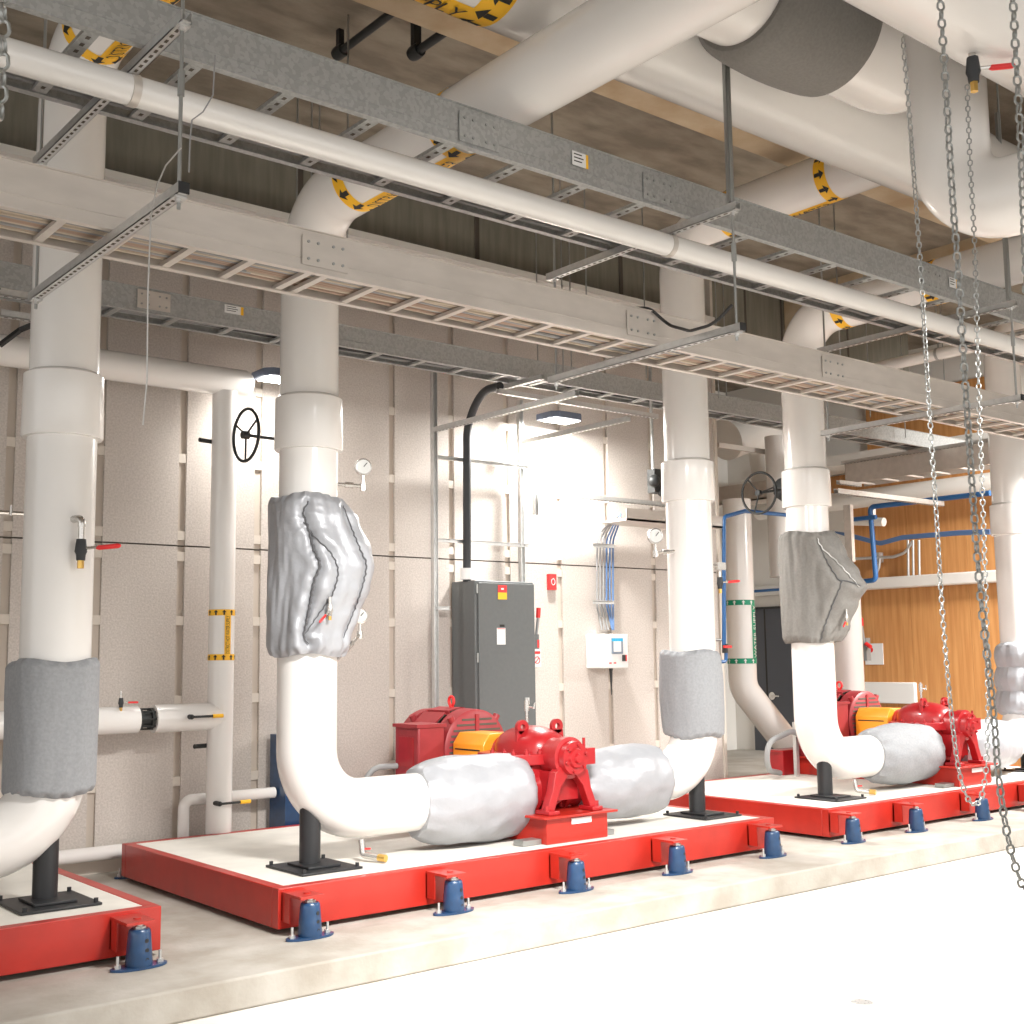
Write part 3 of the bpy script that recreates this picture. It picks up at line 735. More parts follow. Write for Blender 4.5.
# joint plates
for px, Y, T, z0, h, m in ((480, 4.446, T2, 4.09, .15, 'galvanized'), (660, 4.446, T2, 4.09, .15, 'galvanized'), (930, 4.446, T2, 4.09, .15, 'galvanized'), (640, 4.746, T1, 3.43, .14, 'aluminium'), (325, 4.746, T1, 3.43, .14, 'aluminium'), (828, 4.746, T1, 3.43, .14, 'aluminium'), (155, 8.012, T3, 4.09, .13, 'aluminium')):
    p = at(px, 250, Y=Y); mb = MB(); mb.m(m).box((p.x-.12, Y-.006, z0), (p.x+.12, Y-.0005, z0+h)); mb.m('steel_rod')
    for dx in (-.09, -.04, .04, .09):
        for dz in (.03, h-.03): mb.cyl((p.x+dx, Y-.012, z0+dz), (p.x+dx, Y-.005, z0+dz), .007, seg=8)
    mb.build('splice_plate', None, T)
# cables lying in the trays
def cables(tag_label, y0, y1, z, x0, x1, n, palette, group, r0=.009, r1=.016):
    for i in range(n):
        y = y0+(y1-y0)*(i+.5)/n; r = random.uniform(r0, r1); m, nm = palette[i % len(palette)] if not callable(palette) else palette(i)
        pts = []; ph = random.random()*9
        k = 26
        for j in range(k+1):
            x = x0+(x1-x0)*j/k; pts.append((x, y+.012*math.sin(x*1.7+ph), z+r+.001+.004*math.sin(x*2.3+ph)))
        mb = MB(); mb.tube(pts, r, 8)
        tag(mb.build('cable', m, origin=((x0+x1)/2, y, z)), nm+' '+tag_label, 'cable', nm.split()[0]+' '+group)
cables('cable lying among others in the pale aluminium tray', 4.79, 5.09, wz+.03, -1.1, 11.5, 13, [('cable_blue', 'blue'), ('cable_blue', 'blue'), ('cable_beige', 'beige'), ('cable_grey', 'grey'), ('cable_beige', 'beige'), ('cable_beige', 'beige'), ('cable_grey', 'grey'), ('cable_brown', 'brown'), ('cable_brown', 'brown'), ('cable_beige', 'beige'), ('cable_grey', 'grey'), ('cable_brown', 'brown'), ('cable_beige', 'beige')], 'cables in the aluminium tray', .010, .013)
cables('cable lying in the high galvanized tray', 4.92, 5.13, 4.10, -1.1, 12.9, 4, [('cable_black', 'black'), ('cable_grey', 'grey'), ('cable_black', 'black'), ('cable_grey', 'grey')], 'cables in the high galvanized tray', .012, .022)
cables('cable lying in the back wall tray', 8.06, 8.27, 4.10, -1.1, 14.4, 6, [('cable_grey', 'grey'), ('cable_black', 'black'), ('cable_grey', 'grey')], 'cables in the back wall tray', .012, .018)

# slotted strut with trapeze hangers
def strut(mb, a, b, w=.042, up=V((0, 0, 1)), holes=True, open_side=-1):
    a = V(a); b = V(b); d = (b-a); L = d.length; d.normalize(); s = d.cross(up).normalized(); u = s.cross(d)
    def bx(c0, c1, s0, s1, u0, u1):
        n = len(mb.v)
        for (cc, ss, uu) in ((c0,s0,u0),(c1,s0,u0),(c1,s1,u0),(c0,s1,u0),(c0,s0,u1),(c1,s0,u1),(c1,s1,u1),(c0,s1,u1)): mb.v.append(a+d*cc+s*ss+u*uu)
        for f in ((0,3,2,1),(4,5,6,7),(0,1,5,4),(1,2,6,5),(2,3,7,6),(3,0,4,7)): mb.face([n+i for i in f])
    h = w/2; mb.m('zinc')
    bx(0, L, -h, h, -h, -h+.004); bx(0, L, -h, -h+.003, -h, h); bx(0, L, h-.003, h, -h, h)
    if holes:
        mb.m('dark_gap'); n = int(L/.05)
        for i in range(n): bx(.025+i*.05, .05+i*.05, -.006, .006, -h-.0012, -h+.001)
    mb.m('zinc')
TRX = [1.785, 4.945, 7.93]
TRY = (4.13, 5.78)
tl = ['left trapeze hanger with two struts carrying both cable trays', 'middle trapeze hanger with two struts carrying both cable trays', 'right trapeze hanger with two struts carrying both cable trays']
for x, l, ys in zip(TRX, tl, ((4.10, 5.82), (4.13, 5.70), (4.18, 5.85))):
    t = thing('trapeze_hanger', (x, 4.95, 4), l, 'hanger', 'trapeze hangers')
    for z in (wz-.022, 4.075-.026):
        mb = MB(); strut(mb, (x, ys[0], z), (x, ys[1], z)); mb.build('strut', None, t)
    y = ys[0]+.04
    mb = MB(); mb.cyl((x, y, wz-.09), (x, y, 5.9), .0075, seg=10)
    if x > 4: mb.box((x-.021, y+.0, 4.08), (x+.021, y+.021, 5.45))
    mb.cyl((x, y, 3.75), (x, y, 3.85), .014, seg=8); mb.build('hanger_rod', 'steel_rod', t)
    mb = MB(); mb.cyl((x, ys[1]-.06, wz-.09), (x, ys[1]-.06, 5.9), .0075, seg=10); mb.build('hanger_rod', 'steel_rod', t)
    for z in (wz-.022, 4.05):
        for yy in (ys[0]+.04, ys[1]-.06):
            mb = MB(); mb.box((x-.024, yy-.022, z-.03), (x+.024, yy+.022, z-.022)); mb.cyl((x, yy, z-.045), (x, yy, z-.03), .013, seg=6, smooth=False); mb.build('nut', 'zinc', t)
    for yy in (ys[0]-.004,):
        mb = MB(); mb.box((x-.021, yy-.003, wz-.043), (x+.021, yy+.003, wz)); mb.build('end_cap', 'black_paint', t)

# white small pipe under the high tray with clevis hangers
t = thing('white_pipe', (5, 4.7, 3.98), 'slim white insulated pipe running under the high galvanized tray', 'pipe')
mb = MB(); mb.tube([(-1.3, 4.66, 3.975), (12.6, 4.66, 3.975)], .064, 24); mb.build('pipe_cladding', 'white_jacket', t)
for x in (1.80, 4.955, 7.97, 10.9):
    mb = MB(); ring = [V((x, 4.64+.066*math.cos(2*PI*i/20), 3.935+.066*math.sin(2*PI*i/20)+.0)) for i in range(20)]
    mb.lathe((x-.018, 4.66, 3.975), (1, 0, 0), [(0, .064), (.001, .068), (.035, .068), (.036, .064)], 24)
    mb.build('clamp_band', 'aluminium', t)
    mb = MB(); mb.cyl((x, 4.66, 4.04), (x, 4.66, 4.07), .006, seg=8); mb.build('clamp_rod', 'steel_rod', t)

# thin rods from the ceiling
for i, (px, py, Y) in enumerate(((298, 60, 7.2), (312, 100, 7.6), (320, 60, 7.9), (348, 80, 6.6), (559, 130, 7.8), (567, 130, 8.2), (583, 130, 7.2), (641, 170, 7.5), (684, 170, 7.3), (712, 190, 7.7), (861, 220, 7.4), (895, 230, 7.9), (834, 215, 6.4), (720, 200, 8.3), (536, 240, 8.4), (940, 300, 7.0))):
    q = at(px, py, Y=Y); zb = 4.1
    mb = MB(); mb.cyl((q.x, Y, zb), (q.x, Y, 5.9), .0065, seg=6)
    tag(mb.build('threaded_rod', 'steel_rod', origin=(q.x, Y, 5.9)), 'thin threaded rod hanging from the concrete ceiling', 'rod', 'thin rods hanging from the ceiling')
# black sprinkler lines
def black_line(pts, r, label, extra=None):
    t = thing('black_pipe', pts[0], label, 'pipe'); mb = MB(); mb.tube(pts, r, 12); mb.build('pipe', 'black_iron', t)
    for e in extra or (): mb = MB(); mb.lathe(e-V((0, .05, 0)), (0, 1, 0), [(0, r*1.5), (.03, r*1.7), (.07, r*1.7), (.1, r*1.5)], 12); mb.build('coupling', 'black_iron', t)
    return t
a = at(340, 52, Y=6.8); b = at(395, 18, Y=6.0); b.z = a.z; b.x = a.x
black_line([V((a.x, 5.25, a.z)), a], .028, 'left black sprinkler pipe hanging from the ceiling', [a])
mb = MB(); mb.box((a.x-.02, a.y-.02, a.z), (a.x+.02, a.y+.02, 5.9)); tag(mb.build('black_post', 'black_iron', origin=(a.x, a.y, 5.9)), 'black square drop post holding the left black pipe', 'post')
a = at(416, 52, Y=6.4)
black_line([V((a.x, 5.0, a.z)), a], .03, 'right black sprinkler pipe below the SUPPLY label', [a])
mb = MB(); mb.box((a.x-.03, a.y-.02, a.z), (a.x+.03, a.y+.02, 5.9)); tag(mb.build('black_post', 'black_iron', origin=(a.x, a.y, 5.9)), 'black square drop post holding the right black pipe', 'post')
a = at(735, 188, Y=7.6); b = at(800, 168, Y=7.6)
black_line([V((a.x, 5.5, a.z)), V((a.x, 8.6, a.z))], .028, 'black sprinkler pipe beside the return water label', [a])
mb = MB(); mb.cyl((a.x, a.y, a.z), (a.x-.05, a.y, 5.9), .025, seg=10); tag(mb.build('black_post', 'black_iron', origin=(a.x, a.y, 5.9)), 'black drop pipe in front of the high galvanized tray', 'post')

# ------------------------------------------------------------------ back wall pipework
t = thing('wall_pipe', (4.05, 8.45, 1), 'white vertical pipe on the back wall with the orange flow label', 'pipe')
yp = 8.45
q = at(222, 600, Y=yp)
mb = MB(); mb.tube([(q.x, yp, PH), (q.x, yp, 3.68)], .095, 32); mb.build('pipe_cladding', 'white_jacket', t)
mb = MB(); zz = 3.76
mb.tube([(-1.3, yp, zz), (q.x+.16, yp, zz), (q.x+.2, yp, zz)], [.108, .108, .085], 32); mb.build('horizontal_branch', 'white_jacket', t)
ll = at(219, 635, Y=yp); pipe_label(t, (q.x, yp, ll.z), (0, 0, 1), .095, (.05, -1, 0), 'DISTRICT HOT WATER SUPPLY', tl=.33, band=.045, strip=.05, flip=1, arrow=1)
# isolation branch with black valve
zb = at(170, 718, Y=yp).z
mb = MB(); mb.tube([(q.x, yp, zb), (3.53, yp, zb)], .10, 28); mb.build('branch', 'white_jacket', t)
t2 = thing('wall_pipe', (3, yp, zb), 'short white horizontal pipe left of the black flanged wall valve', 'pipe')
mb = MB(); mb.tube([(-.5, yp, zb), (3.41, yp, zb)], .095, 28); mb.build('pipe_cladding', 'white_jacket', t2)
t3 = thing('flanged_valve', (3.45, yp, zb), 'small black flanged valve between two white wall pipes', 'valve')
mb = MB(); mb.lathe((3.415, yp, zb), (1, 0, 0), [(0, .04), (.005, .075), (.022, .075), (.027, .055), (.083, .055), (.088, .075), (.105, .075), (.11, .04)], 20); mb.build('valve_body', 'black_iron', t3)
for i in range(8):
    a = 2*PI*i/8; mb = MB(); mb.cyl((3.405, yp+.07*math.cos(a), zb+.07*math.sin(a)), (3.535, yp+.07*math.cos(a), zb+.07*math.sin(a)), .008, seg=6); mb.build('bolt', 'black_iron', t3)
v = at(121, 702, Y=yp-.06)
lever_valve(v, 'small valve with red lever on top of the short wall pipe', .55, lever=(1, -.1, -.1), cap='brass')
for (px, py, ly, lab) in ((192, 717, 1, 'black lever handle with yellow grip crossing the wall pipe branch'), (220, 804, 1, 'lower black lever handle with yellow grip on the white wall pipe')):
    a = at(px, py, Y=yp-.14); t4 = thing('lever_handle', a, lab, 'lever')
    mb = MB(); mb.cyl(a, a+V((0, .08, 0)), .018, seg=12).tube([a, a+V((.17, 0, 0))], .009, 8); mb.build('lever', 'black_iron', t4)
    mb = MB(); mb.tube([a+V((.16, 0, 0)), a+V((.24, 0, 0))], .014, 8); mb.build('grip', 'yellow', t4)
# small wall pipes low down
t = thing('wall_pipe', (3, 8.62, .3), 'white pipe running low along the foot of the back wall', 'pipe')
mb = MB(); mb.tube([(-1, 8.62, .315), (5.6, 8.62, .315)], .05, 20); mb.build('pipe_cladding', 'white_jacket', t)
t = thing('wall_pipe', (4, 8.6, .5), 'thin white pipe making a square turn behind the vertical wall pipe', 'pipe')
mb = MB(); mb.tube(fillet([at(183, 850, Y=8.6), V((at(183, 840, Y=8.6).x, 8.6, .63)), (at(274, 796, Y=8.6).x, 8.6, .63)], .06, 6), .042, 16); mb.build('pipe_cladding', 'white_jacket', t)
# small sample cocks on the white vertical pipe
for (px, py, l) in ((204, 441, 'short dark sample cock high on the white wall pipe'), (199, 746, 'short dark sample cock low on the white wall pipe')):
    a = at(px, py, Y=8.5); mb = MB(); mb.m('black_iron').cyl(a-V((.05, .03, 0)), a+V((.07, 0, 0)), .017, seg=10); mb.m('chrome').cyl(a+V((.05, 0, 0)), a+V((.12, 0, .01)), .009, seg=8)
    tag(mb.build('sample_cock', origin=a), l, 'valve')
a = at(10, 513, Y=8.3); mb = MB(); mb.m('chrome').cyl(a-V((.2, 0, 0)), a+V((.16, 0, 0)), .016, seg=8).cyl(a+V((0, -.02, -.02)), a+V((0, -.02, .05)), .008, seg=8)
tag(mb.build('needle_valve', origin=a), 'small metal needle valve at the left edge beside the leftmost riser', 'valve')
a = at(110, 505, Y=8.6)

# hand wheels
def handwheel(c, n, R, label, stem_to, roll=.3):
    c = V(c); n = V(n).normalized(); x, y, d = basis(n); t = thing('handwheel', c, label, 'handwheel')
    mb = MB(); mb.tube([c+(x*math.cos(2*PI*i/40)+y*math.sin(2*PI*i/40))*R for i in range(40)], .012, 10, closed=True); mb.build('rim', 'black_iron', t)
    for i in range(3):
        a = 2*PI*i/3+roll; mb = MB(); mb.tube([c+(x*math.cos(a)+y*math.sin(a))*.02, c+(x*math.cos(a)+y*math.sin(a))*R], .008, 8); mb.build('spoke', 'black_iron', t)
    mb = MB(); mb.cyl(c-n*.02, c+n*.03, .03, seg=16); mb.build('hub', 'black_iron', t)
    mb = MB(); mb.cyl(c, V(stem_to), .012, seg=10); mb.build('stem', 'black_iron', t)
    return t
c = at(246, 435, Y=7.7); handwheel(c, (-1, -.02, 0), .185, 'large black handwheel left of the second riser', c+V((.55, -.05, -.02)), roll=.5)
c = at(759, 493, Y=7.75); handwheel(c, (-1, -.05, 0), .205, 'large black handwheel left of the fourth riser', c+V((.3, -.2, .05)), roll=.2)
g = c+V((.30, -.1, .05)); mb = MB(); mb.lathe(g-V((.09, 0, 0)), (1, 0, 0), [(0, .05), (.02, .11), (.08, .13), (.12, .11), (.18, .12), (.2, .06)], 16); mb.sphere(g+V((0, -.1, .06)), .06); mb.sphere(g+V((.05, -.1, -.07)), .05)
tag(mb.build('gearbox', 'black_iron', origin=g), 'black valve gearbox between the handwheel and the fourth riser', 'gearbox')
a = at(656, 480, Y=8.2); mb = MB(); mb.box(a-V((.07, .05, .13)), a+V((.07, .05, .10))); mb.sphere(a+V((-.08, -.05, -.02)), .06); mb.sphere(a+V((.03, -.05, -.12)), .05); mb.m('galvanized').cyl(a+V((-.04, 0, .1)), a+V((-.04, 0, 1.6)), .016, seg=8)
mb.mats = ['black_iron', 'galvanized'] if 'black_iron' not in mb.mats else mb.mats
mb.mi = [0]*(len(mb.f)-10)+[1]*10
tag(mb.build('valve_actuator', origin=a), 'small black valve actuator left of the third riser', 'actuator')

# gauges
def gauge(px, py, Y, r, label, to):
    c = at(px, py, Y=Y); t = thing('pressure_gauge', c, label, 'gauge', 'round pressure gauges')
    n = (CAM-c); n.z *= .2; n = (n.normalized()+V((.1, -.6, 0))).normalized()
    mb = MB(); mb.lathe(c-n*.02, n, [(0, r*.9), (.005, r), (.035, r), (.038, r*.86)], 28); mb.build('case', 'chrome', t)
    mb = MB(); mb.lathe(c+n*.012, n, [(0, r*.82), (.0075, r*.82)], 28); mb.build('dial', 'glass_face', t)
    x, y, d = basis(n); mb = MB(); mb.cyl(c+n*.021, c+n*.021+(x*.5+y*.6).normalized()*r*.6, .003, seg=6); mb.build('needle', 'label_black', t)
    mb = MB(); q = c-V((0, 0, r+.07)); mb.cyl(c-V((0, 0, r*.9)), q, .010, seg=8); mb.cyl(q-V((0, 0, .03)), q+V((0, 0, .02)), .022, seg=8)
    mb.tube([q, V(to)], .012, 8); mid = q.lerp(V(to), .5); mb.cyl(q.lerp(V(to), .35), q.lerp(V(to), .65), .02, seg=8); mb.build('siphon', 'chrome', t)
gauge(363, 467, 6.62, .055, 'pressure gauge sticking out right of the second riser above its jacket', at(335, 484, Y=6.68))
gauge(360, 616, 6.95, .050, 'pressure gauge half hidden behind the lower edge of the silver valve jacket', at(336, 661, Y=6.8))
gauge(655, 536, 6.6, .062, 'pressure gauge on the left side of the third riser', at(674, 551, Y=6.62))
a = at(716, 566, Y=6.6); mb = MB(); mb.cyl(a-V((.08, 0, 0)), a+V((.1, 0, 0)), .016, seg=8).box(a-V((.0, .02, .03)), a+V((.1, .02, .03)))
tag(mb.build('gauge_cock', 'chrome', origin=a), 'short metal gauge cock on the right side of the third riser', 'valve')
a = at(720, 582, Y=6.62); lever_valve(a, 'black valve with thin red lever right of the third riser', .8, lever=(.9, -.4, 0))

# ------------------------------------------------------------------ strut frame, cabinet and services on the back wall
t = thing('support_rack', (6.6, 8.7, 1), 'zinc strut rack standing around the grey wall cabinet', 'rack')
UP = V((0, -1, 0))
def vstrut(px, y0, y1, Y, name='post'):
    a = at(px, (y0+y1)/2, Y=Y); za = at(px, y0, Y=Y).z; zb = at(px, y1, Y=Y).z if y1 < 900 else PH
    mb = MB(); strut(mb, (a.x, Y, zb), (a.x, Y, za), .045, up=V((0, -1, 0))); return mb.build(name, None, t)
vstrut(435, 372, 901, 8.6); vstrut(523, 400, 901, 8.62); vstrut(535, 457, 515, 8.58)
for (x0, y0, x1, y1, Y) in ((436, 457, 530, 470, 8.6), (436, 540, 530, 548, 8.6), (434, 608, 450, 608, 8.6)):
    a = at(x0, y0, Y=Y); b = at(x1, y1, Y=Y); b.z = a.z
    mb = MB(); strut(mb, a, b, .032, up=V((0, -1, 0))); mb.build('crossbar', None, t)
for (x0, y0, x1, y1, Y) in ((434, 430, 577, 393, 8.58), (523, 442, 629, 418, 8.6), (494, 390, 543, 375, 8.5)):
    a = at(x0, y0, Y=Y); b = at(x1, y1, Z=a.z)
    if abs(b.x-a.x) > .6: b.x = a.x+.0
    b = V((a.x+.02, at(x1, y1, X=a.x+.02).y, a.z)) if at(x1, y1, X=a.x+.02).y > 4 else b
    mb = MB(); strut(mb, a, b, .042); mb.build('arm', None, t)
for (x0, y0, x1, y1, Y) in ((498, 391, 657, 414, 7.9), (536, 492, 665, 505, 8.55)):
    a = at(x0, y0, Y=Y); b = at(x1, y1, Y=Y); b.z = a.z
    mb = MB(); strut(mb, a, b, .042); mb.build('crossbar', None, t)
# black cable drop into cabinet
mb = MB(); mb.tube(fillet([at(500, 386, Y=7.95), at(478, 392, Y=8.4), at(467, 430, Y=8.55), at(467, 582, Y=8.58)], .35, 10), .036, 16)
mb.m('black_rubber'); mb.mi = [0]*len(mb.f)
o = mb.build('cable_drop'); mb2 = MB(); q_ = at(467, 574, Y=8.58); mb2.cyl(q_-V((0, 0, .05)), q_+V((0, 0, .05)), .06, seg=16); mb2.build('gland', 'white_plastic', o); tag(o, 'thick black cable dropping from the back tray into the grey cabinet', 'cable')
CX0, CX1 = 6.42, 7.09; cz1 = at(473, 580, Y=8.45).z
t = thing('electrical_cabinet', ((CX0+CX1)/2, 8.6, .7), 'tall grey electrical cabinet with red and yellow sticker on the back wall', 'cabinet')
mb = MB(); mb.box((CX0, 8.45, .55), (CX1, 8.79, cz1)); mb.build('cabinet_body', 'cabinet_grey', t, bevel=.008)
mb = MB(); mb.box((CX0+.03, 8.432, .6), (CX1-.005, 8.449, cz1-.02)); d = mb.build('door', 'cabinet_grey', t, bevel=.004); sub(d)
p = at(502, 592, Y=8.43); mb = MB(); mb.m('bright_red').box((p.x-.045, 8.429, p.z-.005), (p.x+.055, 8.4315, p.z+.06)); mb.m('yellow').box((p.x-.045, 8.429, p.z-.065), (p.x+.055, 8.4315, p.z-.005)); mb.m('white_plastic').box((p.x-.01, 8.428, p.z+.02), (p.x+.02, 8.429, p.z+.035)); mb.build('warning_sticker', None, d)
p = at(501, 636, Y=8.43); mb = MB(); mb.m('white_plastic').box((p.x-.045, 8.429, p.z-.075), (p.x+.05, 8.4315, p.z+.07)); mb.m('bright_red').box((p.x-.04, 8.428, p.z+.06), (p.x+.045, 8.429, p.z+.066)); mb.m('label_black').box((p.x-.01, 8.428, p.z+.08), (p.x+.04, 8.4315, p.z+.10)); mb.build('data_card', None, d)
for z in (.9, 1.6, 2.2): mb = MB(); mb.cyl((CX0+.02, 8.44, z), (CX0+.02, 8.44, z+.08), .010, seg=8); mb.build('hinge', 'steel_rod', t)
p = at(528, 701, Y=8.43); mb = MB(); mb.box((p.x-.035, 8.42, p.z-.03), (p.x+.01, 8.431, p.z+.03)); mb.build('latch', 'zinc', d)
# disconnect handle
p = at(536, 640, Y=8.55)
mb = MB(); x = at(536, 640, Y=8.49).x+.01
mb.m('cabinet_grey').box((CX1, 8.47, p.z-.2), (x+.01, 8.6, p.z+.05)); hb = mb.build('switch_plate', None, t); sub(hb)
mb = MB(); mb.m('grey_metal').tube([V((x, 8.5, p.z+.02)), V((x+.01, 8.48, p.z+.2))], .014, 8); mb.m('bright_red').tube([V((x+.01, 8.48, p.z+.2)), V((x+.015, 8.475, p.z+.29))], .021, 10).cyl((x, 8.49, p.z-.07), (x, 8.49, p.z+.0), .024, seg=10); mb.build('switch_handle', None, hb)
q = at(537, 659, Y=8.46); mb = MB(); mb.m('white_plastic').box((q.x-.045, 8.457, q.z-.07), (q.x+.045, 8.46, q.z+.09)); mb.m('bright_red')
mb.box((q.x-.035, 8.454, q.z+.045), (q.x+.035, 8.457, q.z+.07)); ring = [q+V((.03*math.cos(2*PI*i/16), -.004, .03*math.sin(2*PI*i/16)-.01)) for i in range(16)]; mb.tube(ring, .004, 6, closed=True); mb.tube([q+V((-.02, -.004, -.03)), q+V((.02, -.004, .01))], .004, 6)
tag(mb.build('lockout_tag', origin=q), 'white and red lockout tag hanging beside the grey cabinet', 'tag')
# red call point
p = at(551, 582, Y=8.79); mb = MB(); mb.m('bright_red').box((p.x-.045, 8.76, p.z-.075), (p.x+.045, 8.80, p.z+.075)); mb.m('white_plastic').tube([V((p.x+.022*math.cos(2*PI*i/14), 8.757, p.z+.03*math.sin(2*PI*i/14))) for i in range(14)], .003, 6, closed=True)
tag(mb.build('alarm_box', origin=p, bevel=.012), 'small red alarm box on the bright wall right of the grey cabinet', 'alarm box')
# control box
t = thing('control_box', at(611, 650, Y=8.6), 'small white control box with touch screen on the back wall', 'control box')
a = at(603, 634, Y=8.55); b = at(628, 668, Y=8.55)
mb = MB(); mb.box((a.x, 8.56, b.z), (b.x+.02, 8.80, a.z)); mb.build('box_body', 'white_plastic', t, bevel=.01)
c = at(617, 646, Y=8.56); mb = MB(); mb.m('screen_grey').box((c.x-.075, 8.55, c.z-.075), (c.x+.07, 8.562, c.z+.075)); mb.m('screen_blue').box((c.x-.075, 8.548, c.z+.045), (c.x+.07, 8.551, c.z+.075)); mb.m('white_plastic').box((c.x-.055, 8.548, c.z-.055), (c.x+.045, 8.551, c.z+.045)); mb.build('touch_screen', None, t)
c = at(624, 658, Y=8.56); mb = MB(); mb.m('black_iron').box((c.x-.025, 8.545, c.z-.03), (c.x+.01, 8.562, c.z+.03)); mb.m('bright_red').box((c.x+.01, 8.545, c.z-.03), (c.x+.025, 8.562, c.z+.03)); mb.build('switch', None, t)
c = at(613, 663, Y=8.56); mb = MB(); mb.m('bright_red').box((c.x-.05, 8.556, c.z-.006), (c.x-.02, 8.561, c.z+.006)).box((c.x+.01, 8.556, c.z-.006), (c.x+.04, 8.561, c.z+.006)); mb.build('marking', None, t)
c = at(611, 672, Y=8.7); mb = MB(); mb.tube([c+V((0, 0, .04)), c, c-V((0, 0, .22))], [.02, .014, .004], 8); mb.build('cable_tail', 'black_rubber', t)
# cable bundle down to the control box
for i in range(6):
    m = 'cable_blue' if i >= 3 else 'cable_grey'
    x0 = 597+3.2*i
    pts = fillet([at(620, 513.5+1.3*(5-i), Y=8.55), at(x0+10, 514+1.5*(5-i), Y=8.7), at(x0, 540, Y=8.74), at(x0, 606, Y=8.74), at(x0+5 if i < 3 else 611+.5*i, 630, Y=8.7)], .22, 8)
    mb = MB(); mb.tube(pts, .0095, 8)
    tag(mb.build('conduit' if i < 3 else 'cable', m, origin=pts[-1]), ('grey conduit' if i < 3 else 'blue cable')+' in the bundle curving down to the white control box', 'cable', ('grey' if i < 3 else 'blue')+' lines down to the control box')
for py in (545, 602):
    a = at(594, py, Y=8.70); b = at(615, py+1, Y=8.70); b.z = a.z; mb = MB(); strut(mb, a, b, .035, up=V((0, -1, 0)), holes=False)
    tag(mb.build('clamp_rail', origin=a), ('upper' if py == 545 else 'lower')+' clamp rail holding the cable bundle above the control box', 'rail')
# tray stub to the right of the bundle (white)
a = at(612, 513, Y=8.5); mb = MB(); mb.m('aluminium').box((a.x, 8.3, 2.93), (a.x+1.4, 8.7, 2.95)).box((a.x, 8.3, 2.93), (a.x+1.4, 8.305, 3.05)); tag(mb.build('cable_tray', origin=a), 'short pale tray end on the back wall above the control box', 'cable tray')

# wall pack lights
def wall_pack(px, py, Y, label, power):
    c = at(px, py, Y=Y); t = thing('wall_light', c, label, 'lamp', 'flood lights')
    mb = MB(); x, y, z = c
    mb.prism([(x-.19, Y-.16, z), (x-.13, Y-.22, z), (x+.13, Y-.22, z), (x+.19, Y-.16, z), (x+.19, Y+.05, z), (x-.19, Y+.05, z)], (0, 0, .06)); mb.build('housing', 'lamp_body', t, bevel=.006)
    mb = MB(); mb.box((x-.15, Y-.18, z-.006), (x+.15, Y+.02, z-.0005)); mb.build('lens', 'lamp_lens', t)
    ld = bpy.data.lights.new('wall_light', 'AREA'); ld.energy = power; ld.size = .3; ld.size_y = .2; ld.shape = 'RECTANGLE'; ld.color = (1, .985, .95)
    lo = bpy.data.objects.new('light_source', ld); COL.objects.link(lo); lo.location = (x, Y-.12, z-.02); lo.rotation_euler = (math.radians(5), 0, 0)
wall_pack(555, 422, 8.45, 'lit flood lamp under the back tray above the grey cabinet', 75)
wall_pack(276, 382, 8.45, 'lit flood lamp half hidden behind the second riser', 10)

# ------------------------------------------------------------------ the far right corner: pipes, duct, door, timber wall services
t = thing('label_pipe', at(740, 600, Y=9.4), 'white vertical pipe with green flow label right of the third riser', 'pipe')
q = at(740, 600, Y=9.4)
mb = MB(); mb.tube(fillet([(q.x, 9.4, 3.45), (q.x, 9.4, 1.25), (q.x+.5, 9.2, .6), (q.x+1.6, 9.2, .5)], .3, 8), .165, 28); mb.build('pipe_cladding', 'white_jacket', t)
lz0 = at(740, 603, Y=9.4).z; lz1 = at(740, 661, Y=9.4).z
pipe_label(t, (q.x, 9.4, (lz0+lz1)/2), (0, 0, 1), .165, (.3, -.95, 0), 'WATER SUPPLY', tl=(lz0-lz1), band=.06, strip=.1, back='green', ink='white_plastic')
t = thing('white_column_pipe', (12.8, 9.5, 1), 'white vertical pipe behind the handwheel', 'pipe')
q = at(781, 560, Y=9.8); mb = MB(); mb.tube([(q.x, 9.8, 2.6), (q.x, 9.8, 4.4)], .15, 28); mb.build('pipe_cladding', 'white_jacket', t)
t = thing('white_column_pipe', (12.8, 9.5, 1), 'white vertical pipe behind the fourth riser in front of the timber wall', 'pipe')
q = at(848, 660, Y=8.4); mb = MB(); mb.tube([(q.x, 8.4, PH), (q.x, 8.4, 2.35)], .17, 28); mb.build('pipe_cladding', 'white_jacket', t)
# duct elbow
a = at(748, 425, Y=10.2)
t = thing('air_duct', a, 'white air duct bend behind the handwheel', 'duct')
mb = MB(); mb.tube(fillet([at(725, 440, Y=10.6), at(765, 425, Y=10.6), at(772, 470, Y=10.6), at(772, 492, Y=10.6)], .35, 10), .28, 24); mb.build('duct_shell', 'soft_white', t)
mb = MB(); a = at(718, 445, Y=10.0); b = at(790, 428, Y=10.0); mb.m('aluminium').box((a.x, 9.98, a.z-.03), (b.x, 10.02, a.z+.03)); tag(mb.build('rail', origin=a), 'pale rail crossing in front of the white duct bend', 'rail')
a = at(712, 506, X=12.4); b = at(800, 488, X=12.4)
mb = MB(); mb.m('aluminium').box((12.4, b.y, a.z), (12.42, a.y, a.z+.24)).box((12.4, b.y, a.z), (12.8, a.y, a.z+.02)); tag(mb.build('cable_tray', origin=(12.4, b.y, a.z)), 'pale tray crossing behind the right handwheel', 'cable tray')
